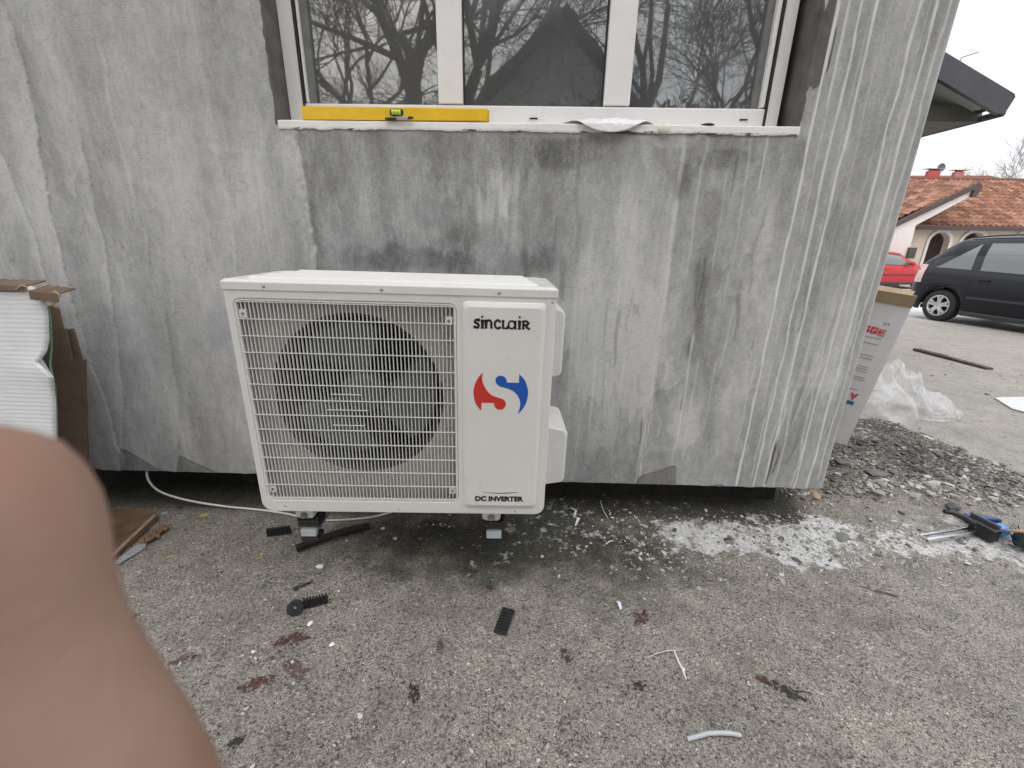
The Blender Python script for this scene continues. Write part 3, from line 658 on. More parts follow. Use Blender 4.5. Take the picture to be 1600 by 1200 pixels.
def sillbag():
    a=onY(878,175,WY); b=onY(1030,190,WY)
    def fn(u,w):
        x=a.x+(b.x-a.x)*u; prof=math.sin(math.pi*min(1,max(0,u)))**.6
        n=float(fbm(u*7,w*5,61,4))-.5
        # lies over the sill, then hangs over its edge in a shallow curve
        s=w*(.09*prof+.004); y=WY+.055-min(s,.068)+n*.006; drop=max(0,s-.066)
        z=OZ0+.0155+prof*.016*math.sin(min(1,s/.068)*math.pi)*(1+n)+abs(n)*.006-drop*1.1
        return (x+n*.012,y-drop*.15-.004*(drop>0),z)
    o=crumple('plastic_bag',fn,46,22,bagm,solid=.0006); tag(o,'flattened thin white plastic bag draped over the window sill right of the level','plastic bag')
sillbag()
def cap():
    p=onY(1108,194,WY)
    t=thing('glue_lump','dark half round plug on the sill below the right pane','plug',(p.x,WY+.012,OZ0+.0135))
    G().lathe([(0,.007),(.012,.0065),(.02,.004),(.022,0),(0,0)],20).xf(Matrix.Diagonal((1,.8,1,1))).build('plug_top',black_plastic,t,local=True,smooth=True)
    G().tube([(-.026,.0,.008),(-.031,.002,.0135),(-.024,.006,.012)],.0012,6).build('plug_tail',white_pvc,t,local=True)
    t.name='plastic_plug'
cap()
def foambit():
    p=onY(1036,203,WY)
    g=G(); bm=bmesh.new(); bmesh.ops.create_icosphere(bm,subdivisions=2,radius=1)
    v=[(p.x+q.co.x*.016*(1+.3*random.random()),WY-.009+q.co.y*.006,OZ0-.001+q.co.z*.013*(1+.4*random.random())) for q in bm.verts]; f=[tuple(k.index for k in q.verts) for q in bm.faces]; bm.free()
    o=mesh('foam_lump',v,f,simple('pale_foam',(.72,.72,.62),.8,bump=.5,bscale=90,bd=.002),smooth=True); tag(o,'small pale foam lump stuck to the sill edge right of the bag','foam lump')
foambit()
# ---------------------------------------------------------------- outdoor unit
AO=Vector((-.343,1.12,.295)); AR=(0,math.radians(.7),math.radians(2.4))
AM=Matrix.Translation(AO)@__import__('mathutils').Euler(AR).to_matrix().to_4x4()
def unit():
    t=thing('air_conditioner','white outdoor air conditioner unit with a square fan grille hung on the grey wall','air conditioner',AO,AR)
    XL,XR=-.431,.429; GX0,GX1,GZ0,GZ1=-.412,.166,.040,.645
    out=rrect(XL,XR,.0,.668,(.034,.030,.006,.006),5)
    out[7:13]=[(XR-.033,0),(XR-.018,.008),(XR-.002,.021),(XR,.024)]if False else out[7:13]
    hole=rrect(GX0,GX1,GZ0,GZ1,.020,6)[::-1]
    plate('front_panel',[out,hole],.012,.0095,.0025,white_paint,t)
    # chassis sides, bottom, back
    c=G(); c.box(XL+.003,XL+.006,.020,.315,.004,.664); c.box(XR-.006,XR-.003,.020,.315,.004,.664); c.box(XL+.006,XR-.006,.020,.315,.004,.008); c.box(.186,.189,.02,.31,.008,.66)
    c.build('chassis',white_paint,t,local=True,bevel=.001)
    # right raised service panel with sloped border
    o1=rrect(.181,.404,.026,.654,.014,5); o2=rrect(.194,.392,.040,.640,.010,5)
    n=len(o1); v=[(x,.003,z) for x,z in o1]+[(x*1.0,-.006,z) for x,z in rrect(.1835,.4015,.0285,.6515,.0125,5)]+[(x,-.0115,z) for x,z in o2]
    f=[]
    for k in range(2):
        for i in range(n): f.append((k*n+i,k*n+(i+1)%n,(k+1)*n+(i+1)%n,(k+1)*n+i))
    f.append(tuple(range(2*n,3*n)))
    p=mesh('service_panel',v,f,white_paint,t,local=True,bevel=.002,segs=3)
    # lid
    L=G()
    lo=[(XL-.003,-.003),(XR+.003,-.003),(XR+.003,.285),(XR-.03,.322),(XL+.03,.322),(XL-.003,.285)]
    ins=[(XL+.004,.006),(XR-.005,.006),(XR-.005,.279),(XR-.036,.312),(XL+.036,.312),(XL+.004,.279)]
    m=len(lo); v=[(x,y,.6665) for x,y in lo]+[(x,y,.6880) for x,y in lo]+[(x,y,.6935) for x,y in ins]
    f=[tuple(range(m))[::-1]]+[(k*m+i,k*m+(i+1)%m,(k+1)*m+(i+1)%m,(k+1)*m+i) for k in (0,1) for i in range(m)]+[tuple(range(2*m,3*m))]
    lid=mesh('lid',v,f,white_paint,t,local=True,bevel=.0022,segs=3)
    r=G()
    for k in range(7):
        y=.030+k*.038; a=XL+.045+.012*(k%2)+k*.004; b=XR-.045-k*.004; r.add([(a,y,.6925),(b,y,.6925),(b,y+.020,.6925),(a,y+.020,.6925),(a+.012,y+.006,.7005),(b-.012,y+.006,.7005),(b-.012,y+.014,.7005),(a+.012,y+.014,.7005)],[(0,1,5,4),(1,2,6,5),(2,3,7,6),(3,0,4,7),(4,5,6,7)])
    r.build('rib',white_paint,lid,local=True,bevel=.001).name='ribs'
    # shroud plate with round opening, ring, fan
    FC=(-.125,.362); FRad=.245
    plate('fan_shroud',[rrect(GX0-.02,.184,.012,.662,.01,3),circ(FC[0],FC[1],FRad,72)[::-1]],.050,.0015,0,simple('shroud_plate',(.50,.475,.45),.5,var=.04),t)
    g=G(); g.lathe([(FRad,.05),(FRad-.012,.06),(FRad-.016,.085),(FRad-.016,.15)],72,(FC[0],0,FC[1]),'Y'); g.build('fan_ring',simple('ring_grey',(.05,.052,.05),.5,var=.1),t,local=True,smooth=True)
    g=G(); g.box(GX0-.015,.18,.24,.29,.012,.66); 
    co=g.build('condenser',None,t,local=True); cm=N('condenser_fins'); vv=cm.co(); wv=cm.n('ShaderNodeTexWave',wave_type='BANDS',bands_direction='X'); wv.inputs['Scale'].default_value=90; cm.l(vv,wv.inputs[0]); cm.base(cm.ramp(wv.outputs[0],[(.3,(.012,.013,.013)),(.8,(.06,.065,.065))])); co.data.materials.append(cm.m)
    mb=G(); mb.box(FC[0]-.045,FC[0]+.045,.17,.235,.02,.65); mb.build('motor_mount',simple('dull_grey_steel',(.10,.10,.10),.5),t,local=True)
    fan_m=simple('fan_plastic',(.15,.175,.17),.35,var=.08,scale=8)
    fv=G(); fv.lathe([(0.0,.068),(.05,.068),(.064,.078),(.066,.15),(0,.15)],40,(FC[0],0,FC[1]),'Y')
    fan=fv.build('fan',fan_m,t,local=True,smooth=True)
    for k in range(3):
        a0=math.radians(-18+120*k); v=[];f=[]; NU,NV=10,12
        for i in range(NU+1):
            rr=.060+(FRad-.026-.060)*i/NU
            for j in range(NV+1):
                u=j/NV; sweep=math.radians(82)*(0.72+.28*math.sin(math.pi*.5*i/NU)); a=a0+sweep*(u-.5)+math.radians(14)*(i/NU)
                if i==NU: rj=rr-.012*(abs(u-.5)*2)**3
                else: rj=rr
                y=.085+.050*u-.012*math.sin(math.pi*u)
                v.append((FC[0]+rj*math.cos(a),y,FC[1]+rj*math.sin(a)))
        for i in range(NU):
            for j in range(NV): q=i*(NV+1)+j; f.append((q,q+1,q+NV+2,q+NV+1))
        mesh('fan_blade',v,f,fan_m,fan,local=True,smooth=True,solid=.003)
    # grille
    g=G(); NB=54; x0,x1,z0,z1=GX0+.007,GX1-.007,GZ0+.006,GZ1-.006
    for k in range(NB+1):
        x=x0+(x1-x0)*k/NB; w=.00105
        g.add([(x-w,.003,z0),(x+w,.003,z0),(x+w*.7,.0105,z0),(x-w*.7,.0105,z0),(x-w,.003,z1),(x+w,.003,z1),(x+w*.7,.0105,z1),(x-w*.7,.0105,z1)],[(0,3,2,1),(4,5,6,7),(0,1,5,4),(1,2,6,5),(2,3,7,6),(3,0,4,7)])
    NH=13
    for k in range(NH+1):
        z=z0+.002+(z1-z0-.004)*k/NH
        # gently bowed outward wires
        m_=14
        pts=[(x0+(x1-x0)*q/m_,.0012,z) for q in range(m_+1)]
        for q in range(m_): g.box(pts[q][0],pts[q+1][0],.0003,.0028,pts[q][2]-.0011,pts[q][2]+.0011) if q==0 and False else None
        g.box(x0-.001,x1+.001,.0003,.0028,z-.0012,z+.0012)
    for zz,dx in ((.385,.042),(.338,.058),(.291,.046)):
        g.box(-.145-dx,-.145+dx,.0003,.0028,zz-.0009,zz+.0009)
    gr=g.build('grille',white_grille,t,local=True)
    g=G(); 
    o=rrect(GX0+.001,GX1-.001,GZ0+.001,GZ1-.001,.018,6); i_=rrect(GX0+.0065,GX1-.0065,GZ0+.0055,GZ1-.0055,.013,6)[::-1]
    plate('grille_frame',[o,i_],.008,.006,.001,white_grille,gr)
    for x,z in ((x0+.012,z1-.034),(x1-.014,z1-.040),(x0+.012,z0+.030),(x1-.012,z0+.034)):
        g=G().box(x-.0095,x+.0095,.0035,.0135,z-.011,z+.011); tb=g.build('grille_clip',white_grille,gr,local=True,bevel=.001)
        tb2=G().lathe([(0,.0008),(.0035,.001),(.0038,.0034)],14,(x,0,z),'Y'); tb2.build('screw',screw_m,gr,local=True)
    # screws
    for x,z,y in ((-.325,.677,-.003),(-.025,.677,-.003),(.278,.677,-.003),(-.363,.018,.0025),(-.019,.012,.0025),(.339,.010,.0025),(.418,.655,.0025)):
        G().lathe([(0,-.0032),(.0022,-.0030),(.0038,-.0016),(.0040,.0003)],14,(x,y,z),'Y').build('screw',screw_m,t,local=True)
    # printing
    y0,y1=-.0124,-.0112
    def T(px,py): return (.2123+(px-103)*.000503,.5845-(py-178)*.00057)
    g=G(); w=.0058
    def S_(pts,ww=w): stroke(g,[T(*q) for q in pts],ww,y0,y1)
    S_([(131,146),(131,139),(114,139),(108,146),(111,152),(124,156),(130,164),(126,174),(106,174),(106,166)])
    S_([(141,140),(149,140),(149,176)]); S_([(140,176),(158,176)],.004)
    S_([(160,140),(168,140),(168,178)]); S_([(168,148),(176,140),(188,140),(195,148),(196,178)]); S_([(161,176),(174,176)],.003); S_([(190,176),(202,176)],.003)
    S_([(242,149),(238,141),(227,138),(216,145),(213,158),(217,170),(228,177),(239,174),(243,167)])
    S_([(250,140),(264,140)],.004); S_([(257,140),(257,175),(281,175),(281,163)])
    cx,cy=302,158; S_([(cx+17*math.cos(math.radians(a)),cy-18*math.sin(math.radians(a))) for a in range(20,400,20)],.0045); S_([(321,138),(321,176),(327,176)])
    S_([(335,140),(343,140),(343,176)]); S_([(334,176),(351,176)],.004)
    S_([(356,140),(366,140)],.004); S_([(363,138),(363,177)]); S_([(363,140),(382,141),(390,149),(383,158),(364,159)]); S_([(376,159),(384,170),(394,176),(399,176)]); S_([(356,176),(370,176)],.003)
    for q in ((148,124),(343,122)):
        a,b=T(*q); g.prism(circ(a,b,.0030,12),y0,y1)
    g.build('brand_lettering',ink,t,local=True)
    def Q(px,py): return (.2125+(px-107)*.000528,.464-(py-415)*.000555)
    def catmull(P,n=5):
        o=[]; k=len(P)
        for i in range(k-1):
            p0=Vector(P[max(i-1,0)]);p1=Vector(P[i]);p2=Vector(P[i+1]);p3=Vector(P[min(i+2,k-1)])
            for s in range(n):
                u=s/n; o.append(tuple(.5*((2*p1)+(-p0+p2)*u+(2*p0-5*p1+4*p2-p3)*u*u+(-p0+3*p1-3*p2+p3)*u**3)))
        return o+[P[-1]]
    red=catmull([(157,415),(128,448),(109,495),(107,540),(120,586),(147,620)])+[(148,577),(214,577)]+catmull([(214,577),(220,598),(233,610),(248,613),(266,606),(277,588),(274,570),(262,556),(232,547),(198,533),(170,503),(154,468),(150,440),(157,415)])[:-1]
    blu=catmull([(343,422),(374,455),(392,508),(388,560),(370,603),(340,636)])+catmull([(340,636),(352,600),(352,566),(337,533),(312,510),(276,496),(244,488),(226,474),(220,455),(228,439),(248,432),(268,439),(278,455),(279,467)])[1:]+[(343,467)]
    plate('red_logo',[[Q(*q) for q in red]],-.0118,.0005,0,simple('logo_red',(.55,.035,.025),.4,var=.03),t)
    plate('blue_logo',[[Q(*q) for q in blu]],-.0118,.0005,0,simple('logo_blue',(.012,.09,.42),.4,var=.03),t)
    text('inverter_lettering','DC INVERTER',.0222,.2885,.0555,-.0118,ink,t,off=.0011,sx=1.05)
    g=G(); u=[(.235+.112*k/14,.0865-.0038*math.sin(math.pi*k/14)*1.0+.0012*(k/14)) for k in range(15)]
    d=[(x,z-.0022*math.sin(math.pi*(k/14))**.8*(.35+.9*k/14)) for k,(x,z) in enumerate(u)]
    for k in range(14): g.prism([d[k],d[k+1],u[k+1],u[k]],y0,y1)
    g.build('swoosh',ink,t,local=True)
    # valve covers on the right
    def cover(z0,z1,px,ya,yb,nm):
        v=[];x=XR-.003
        prof=[(0,0),(px*.86,.006),(px,.018)]
        zs=[(z0,0.0),(z0+.010,px*.93),(z0+.02,px),(z1-.028,px),(z1-.012,px*.88),(z1,.006)]
        nn=len(zs)
        for y,kk in ((ya,.92),(ya+.014,1),(yb,1)):
            for z,w_ in zs: v.append((x+w_*kk,y,z))
            v.append((x,y,z1)); v.append((x,y,z0))
        k=nn+2; f=[]
        for a in range(2):
            for i in range(k): f.append((a*k+i,a*k+(i+1)%k,(a+1)*k+(i+1)%k,(a+1)*k+i))
        f.append(tuple(range(k))[::-1]); f.append(tuple(range(2*k,3*k)))
        return mesh(nm,v,f,white_grille,t,local=True,bevel=.006,segs=3)
    cover(.405,.625,.050,.13,.30,'handle_cover'); cover(.045,.255,.078,.10,.30,'valve_cover')
    # feet
    for x in (-.325,.266):
        G().box(x-.030,x+.030,.030,.285,-.052,.003).build('foot',simple('foot_white',(.66,.66,.65),.45,var=.05),t,local=True,bevel=.012,segs=3)
        G().lathe([(0,-.010),(.008,-.010),(.008,-.003),(.012,-.002),(.012,.004)],12,(x,.030,-.034),'Y').build('foot_bolt',screw_m,t,local=True)
unit()
def bracket(x,label):
    p=AM@Vector((x,.05,-.052)); base=Vector((p.x,WY,.02))
    t=thing('wall_bracket',label,'bracket',(p.x,WY,.0),(0,0,AR[2]*.6),'steel brackets carrying the outdoor unit')
    yb=p.y-WY; zt=p.z
    G().box(-.018,.018,yb-.012,0,zt-.060,zt-.026).build('arm',galv,t,local=True,bevel=.003)
    g=G(); g.box(-.034,.034,yb-.022,yb+.035,zt-.026,zt-.0015); g.box(-.034,-.026,yb-.022,yb+.03,zt-.0015,zt+.010); g.box(.026,.034,yb-.022,yb+.03,zt-.0015,zt+.010)
    g.build('damper',black_rubber,t,local=True,bevel=.004)
    G().box(-.024,.024,yb-.030,yb-.013,zt-.056,zt-.032).build('end_cap',simple('light_steel',(.52,.58,.59),.4,metal=.3,var=.1),t,local=True,bevel=.002)
    G().box(-.028,.028,yb-.026,yb+.02,zt-.078,zt-.0625).build('lower_plate',black_plastic,t,local=True,bevel=.003)
    G().box(-.02,.02,-.0055,-.0015,.17,zt+.25).build('wall_plate',galv,t,local=True)
bracket(-.325,'steel bracket arm with black rubber damper under the left end of the white unit')
bracket(.266,'steel bracket arm with black rubber damper under the right end of the white unit')

# ---------------------------------------------------------------- small things on the concrete
def comb(px0,py0,px1,py1,label,h=.03,teeth=11,stand=True,depth=.012):
    a=onG(px0,py0); b=onG(px1,py1); d=b-a; L=math.hypot(d.x,d.y); ang=math.atan2(d.y,d.x)
    t=thing('rubber_pad',label,'rubber pad',((a.x+b.x)/2,(a.y+b.y)/2,(a.z+b.z)/2+.001),(0 if stand else 0,0,ang),'black ribbed rubber pads dropped on the concrete')
    if stand:
        G().box(-L/2,L/2,-depth/2,depth/2,0,h*.72).build('pad_body',black_rubber,t,local=True,bevel=.001)
        g=G()
        for k in range(teeth):
            x=-L/2+L*(k+.5)/teeth; w=L/teeth*.30; g.box(x-w,x+w,-depth/2-.003,depth/2,.003,h)
        g.build('pad_ribs',black_rubber,t,local=True,bevel=.0008)
    else:
        G().box(-L/2,L/2,-depth/2,depth/2,0,h*.6).build('pad_body',black_rubber,t,local=True,bevel=.002)
        g=G()
        for k in range(teeth):
            x=-L/2+L*(k+.5)/teeth; w=L/teeth*.26
            for s in (-1,1): g.box(x-w,x+w,*(sorted((s*depth*.04,s*depth*.47))),h*.6-.0005,h)
        g.build('pad_ribs',black_rubber,t,local=True,bevel=.0008)
    return t
comb(418,838,455,833,'black ribbed rubber pad standing on edge just left of the left bracket',.034,9)
comb(474,950,513,941,'black ribbed rubber pad propped up behind the black rubber ring',.032,8)
comb(781,992,795,953,'black ribbed rubber pad lying flat alone below the right bracket',.010,8,False,.040)
def ring():
    p=onG(462,962); t=thing('rubber_ring','black rubber ring washer leaning against the ribbed pad','washer',(p.x,p.y,p.z),(math.radians(-28),0,math.radians(20)))
    R_=.0235; g=G(); pr=[(.006,-.006),(.021,-.006),(R_,-.0035),(R_,.0035),(.021,.006),(.006,.006),(.006,-.006)]
    g.lathe(pr,32,(0,0,R_*.98),'Y'); g.build('ring_body',black_rubber,t,local=True)
ring()
def hose():
    a=onG(463,862); b=onG(578,826); a.z+=.014; b.z+=.014
    g=G(); n=56; pts=[];rad=[]
    for k in range(n*2+1):
        u=k/(n*2); p=a.lerp(b,u); p.z+=.006*math.sin(math.pi*u); p.y+=.006*math.sin(math.pi*u); pts.append(p); rad.append(.0125+(.0026 if k%2 else 0))
    g.tube(pts,rad,14); o=g.build('corrugated_hose',simple('dark_hose',(.035,.030,.027),.5,var=.3)); tag(o,'short black corrugated hose piece on the concrete under the unit','hose')
hose()
def cable():
    P=[(229,736,.16),(233,752,.10),(250,768,.05),(290,781,.03),(350,791,.012),(410,797,.006),(450,803,.005),(490,812,.005),(540,812,.006),(590,806,.008),(640,790,.02)]
    pts=[]
    for px,py,z in P:
        q=onZ(px,py,z); 
        if q.y>WY-.01 and z>.1: q=onY(px,py,WY+.02)
        pts.append(q)
    out=[]
    for i in range(len(pts)-1):
        p0=pts[max(i-1,0)];p1=pts[i];p2=pts[i+1];p3=pts[min(i+2,len(pts)-1)]
        for s in range(6):
            u=s/6; out.append(.5*((2*p1)+(-p0+p2)*u+(2*p0-5*p1+4*p2-p3)*u*u+(-p0+3*p1-3*p2+p3)*u**3))
    out.append(pts[-1]); o=G().tube(out,.0045,10).build('cable',simple('white_cable',(.66,.65,.62),.4,var=.08),smooth=True); tag(o,'white cable hanging from under the wall and running along the ground beneath the unit','cable')
cable()
def drain():
    p=AM@Vector((-.085,.10,-.012)); g=G(); g.lathe([(.010,0),(.012,-.006),(.009,-.012),(.009,-.028),(.0075,-.03)],14,p); o=g.build('drain_plug',simple('cream_plastic',(.62,.60,.50),.5),smooth=True); tag(o,'cream drain elbow hanging under the middle of the unit','drain elbow')
drain()
def blob(name,px,py,r,mat,label,cat,group=None,flat=.5,seed=0,ax=1.3,rot=0):
    R=random.Random(seed); p=onG(px,py); bm=bmesh.new(); bmesh.ops.create_icosphere(bm,subdivisions=2,radius=1)
    pl=[(Vector((R.gauss(0,1),R.gauss(0,1),R.gauss(0,1))).normalized(),R.uniform(.55,.9)) for _ in range(9)]
    v=[]
    for q in bm.verts:
        c=q.co.copy()
        for nrm,dd in pl:
            e=c.dot(nrm)
            if e>dd: c-=nrm*(e-dd)
        x,y=c.x*r*ax,c.y*r; v.append((p.x+x*math.cos(rot)-y*math.sin(rot),p.y+x*math.sin(rot)+y*math.cos(rot),p.z+c.z*r*flat+r*flat*.55))
    f=[tuple(k.index for k in q.verts) for q in bm.faces]; bm.free()
    o=mesh(name,v,f,mat); tag(o,label,cat,group); return o
crumb=[(500,886,.011,'white foam crumb, the largest, lying between the black hose and the ribbed pad'),(485,975,.008,'white foam crumb just right below the black rubber ring'),(617,842,.0085,'white foam crumb on the dark ground under the middle of the unit'),(598,826,.0075,'white foam crumb beside the far end of the black hose'),
 (542,845,.0045,'tiny white foam crumb in front of the middle of the black hose'),(677,820,.004,'tiny white crumb under the unit, left of a pair of crumbs'),(688,819,.0045,'tiny white crumb under the unit, middle of three in a row'),(702,823,.004,'tiny white crumb under the unit, right one of three in a row'),
 (529,924,.004,'tiny white crumb right of the ribbed pad behind the rubber ring'),(396,1019,.006,'pale crumb near the brown leaf at the lower left'),(519,1008,.008,'pale flat crumb on the concrete between the ring and the flat pad')]
for k,(px,py,r,l) in enumerate(crumb): blob('foam_crumb',px,py,r,foamw,l,'foam crumb','white foam crumbs scattered on the concrete',seed=k+3,rot=k)
def strip(name,P,w,mat,label,cat,th=.0008,lift=.002):
    pts=[onG(a,b) for a,b in P]
    for i,p in enumerate(pts): p.z+=lift+(.006 if 0<i<len(pts)-1 else 0)*(i%2)
    g=G()
    v=[];f=[]
    for i,p in enumerate(pts):
        d=(pts[min(i+1,len(pts)-1)]-pts[max(i-1,0)]).normalized(); r=d.cross(Vector((0,0,1))).normalized()
        v+=[p-r*w[i]/2,p+r*w[i]/2]
    for i in range(len(pts)-1): f.append((2*i,2*i+1,2*i+3,2*i+2))
    o=mesh(name,v,f,mat,solid=th); tag(o,label,cat); return o
wp=simple('white_plastic_scrap',(.74,.74,.74),.4,var=.05)
strip('plastic_scrap',[(892,794),(900,800),(897,808),(904,812),(899,822)],[.012,.010,.006,.014,.006],wp,'crumpled white plastic scrap near the right bracket at the wall foot','plastic scrap')
cs=G(); cs.tube([onG(938,786)+Vector((0,0,.014)),onG(940,795)+Vector((0,0,.012)),onG(944,803)+Vector((0,0,.008)),onG(950,811)+Vector((0,0,.003))],.0022,6); tag(cs.build('cable_offcut',simple('pale_offcut',(.50,.49,.47),.5)),'thin pale cable offcut leaning at the wall foot right of the white scrap','cable offcut')
blob('plastic_chip',957,809,.006,wp,'small white chip beside the lower end of the leaning cable offcut','plastic chip',seed=4,flat=.3)
strip('plastic_chip',[(963,940),(967,944),(970,953)],[.006,.012,.006],simple('bluish_white',(.68,.72,.80),.3,var=.05),'small bluish white curled chip alone on the concrete in the middle right','plastic chip')
strip('plastic_chip',[(946,851),(953,848),(958,846)],[.003,.006,.004],wp,'thin white sliver on the concrete under the dusty patch left edge','plastic chip')
g=G(); g.tube([onG(1008,1030)+Vector((0,0,.002)),onG(1025,1023)+Vector((0,0,.004)),onG(1043,1019)+Vector((0,0,.006)),onG(1064,1018)+Vector((0,0,.006))],[.0006,.0011,.0014,.0010],6); tag(g.build('wire_offcut',simple('cream_wire',(.62,.59,.54),.5)),'hair thin pale wire offcut curved above the white stick','wire')
g=G(); g.tube([onG(1053,1018)+Vector((0,0,.003)),onG(1060,1036)+Vector((0,0,.004)),onG(1066,1047)+Vector((0,0,.004)),onG(1072,1063)+Vector((0,0,.003))],[.0026,.0028,.0030,.0016],8); gg=onG(1067,1048); g.lathe([(0,-.005),(.004,-.003),(.0045,0),(.004,.003),(0,.005)],10,gg+Vector((.001,0,.004))); tag(g.build('plastic_stick',simple('cream_stick',(.72,.70,.66),.5)),'short white plastic stick on the concrete under the thin curved wire','plastic stick')
g=G(); pts=[onG(*q)+Vector((0,0,.0065)) for q in ((1073,1158),(1088,1154),(1105,1149),(1125,1148),(1142,1149),(1157,1152))]
g.tube(pts,.0052,16,cap=False); pin=pts; g.tube([pts[0]+(pts[1]-pts[0])*.02]+pts[1:],.0038,12,cap=False)
tag(g.build('plastic_tube',simple('grey_blue_tube',(.46,.50,.52),.35,var=.06),smooth=True),'curved grey blue plastic tube piece at the bottom of the yard','tube')

leafm=[simple('leaf_red_brown',(.085,.038,.030),.75,var=.5,scale=50,bump=.6,bscale=120,bd=.002),simple('leaf_dark',(.030,.024,.021),.75,var=.4,scale=50,bump=.5,bscale=120,bd=.002),simple('leaf_dull',(.125,.085,.07),.8,var=.4,scale=60,bump=.5,bscale=140,bd=.002)]
def leaf(px,py,L,Wd,ang,mi,label,seed,lobes=3,name='dead_leaf'):
    R=random.Random(seed); p=onG(px,py); out=[]; n=46
    for k in range(n):
        a=2*math.pi*k/n; r=1-.22*abs(math.sin(a*lobes/2+seed))**2+.14*math.sin(a*5+seed*2)+R.uniform(-.16,.12)
        out.append((r*math.cos(a)*L*.6,r*math.sin(a)*Wd*.6))
    v=[(0,0)]+[(x*.5,y*.5) for x,y in out]+out
    ca,sa=math.cos(ang),math.sin(ang); V=[]
    for k,(x,y) in enumerate(v):
        X=p.x+x*ca-y*sa; Y=p.y+x*sa+y*ca; z=float(gh(X,Y))+.0012+(.0012 if k==0 else 0)+(R.uniform(0,.0018) if k>n else .001)
        V.append((X,Y,z))
    f=[(0,1+k,1+(k+1)%n) for k in range(n)]+[(1+k,1+n+k,1+n+(k+1)%n,1+(k+1)%n) for k in range(n)]
    # drop some rim faces so that the outline is torn
    f=[q for i,q in enumerate(f) if i<n or R.random()>.16]
    o=mesh(name,V,f,leafm[mi],solid=.0006); tag(o,label,'leaf','rotting leaves on the concrete'); return o
LV=[(455,1000,.085,.038,.25,0,'red brown rotting leaf below the black rubber ring'),(462,1046,.075,.04,-.5,2,'faded brown rotting leaf smear between two darker leaves at lower left'),(402,1068,.08,.032,.4,0,'dark red rotting leaf nearest to the finger at lower left'),
 (472,916,.055,.024,.6,1,'dark torn leaf above the ribbed pad and ring'),(766,919,.02,.026,1.3,0,'small dark red leaf between the right bracket and the flat pad'),(647,1084,.026,.05,.3,1,'black wet leaf at the bottom middle of the yard'),
 (884,1026,.018,.05,.3,0,'narrow brown leaf remnant left of the white stick'),(1003,966,.055,.040,.8,0,'brown torn leaf right of the bluish chip'),(1225,1078,.09,.028,-.6,1,'long dark rotting leaf with a stem at lower right'),(1190,1062,.035,.02,-.4,0,'small reddish leaf fragment left of the long dark leaf'),
 (1375,925,.09,.016,-.45,2,'narrow brown leaf below the white dust on the right'),(983,860,.022,.012,.1,1,'small black leaf curl near the wall foot beyond the right bracket'),(196,969,.045,.03,.5,1,'dark purple leaf at the edge of the finger'),(188,944,.03,.026,.1,1,'dark leaf scrap half hidden behind the finger'),
 (999,1072,.03,.022,.5,1,'small dark crumpled leaf below the thin curved wire'),(370,1160,.03,.022,.5,1,'small dark leaf scrap near the bottom edge by the hand'),(284,1030,.05,.022,.7,2,'brown leaf smear beside the hand at the left'),(688,1010,.016,.045,.3,2,'faint brown leaf trace in the middle of the concrete'),(282,793,.03,.014,.1,1,'black leaf scrap under the white cable near the wall')]
for k,(px,py,L,w,a,mi,l) in enumerate(LV): leaf(px,py,L,w,a,mi,l,k*7+1,3+k%3)
def tatter(m):
    t=m.node_tree; out=[n for n in t.nodes if n.type=='OUTPUT_MATERIAL'][0]; b=[n for n in t.nodes if n.type=='BSDF_PRINCIPLED'][0]
    c=t.nodes.new('ShaderNodeTexCoord'); n=t.nodes.new('ShaderNodeTexNoise'); n.inputs['Scale'].default_value=75; n.inputs['Detail'].default_value=5; n.inputs['Roughness'].default_value=.7
    r=t.nodes.new('ShaderNodeValToRGB'); r.color_ramp.elements[0].position=.50; r.color_ramp.elements[1].position=.54
    tr=t.nodes.new('ShaderNodeBsdfTransparent'); mx=t.nodes.new('ShaderNodeMixShader')
    t.links.new(c.outputs['Object'],n.inputs['Vector']); t.links.new(n.outputs[0],r.inputs[0]); t.links.new(r.outputs[0],mx.inputs[0]); t.links.new(b.outputs[0],mx.inputs[1]); t.links.new(tr.outputs[0],mx.inputs[2]); t.links.new(mx.outputs[0],out.inputs[0])
for q in leafm: tatter(q)
yl=simple('yellow_leaf',(.36,.34,.10),.6,var=.3)
leafm.append(yl)
leaf(318,806,.038,.026,.4,3,'yellow green leaf by the white cable',5,3); leaf(405,873,.022,.009,.7,3,'tiny yellow leaf sliver left of the black hose',6,2); leaf(267,870,.026,.010,.6,3,'tiny yellow leaf sliver beside the wet cardboard',9,2)
g=G()
stm=[onG(*q)+Vector((0,0,.002)) for q in ((1238,1080),(1255,1081),(1270,1085))]; g.tube(stm,[.0016,.0012,.0008],6); tag(g.build('leaf_stem',leafm[1]),'dark leaf stem beside the long dark rotting leaf','stem')

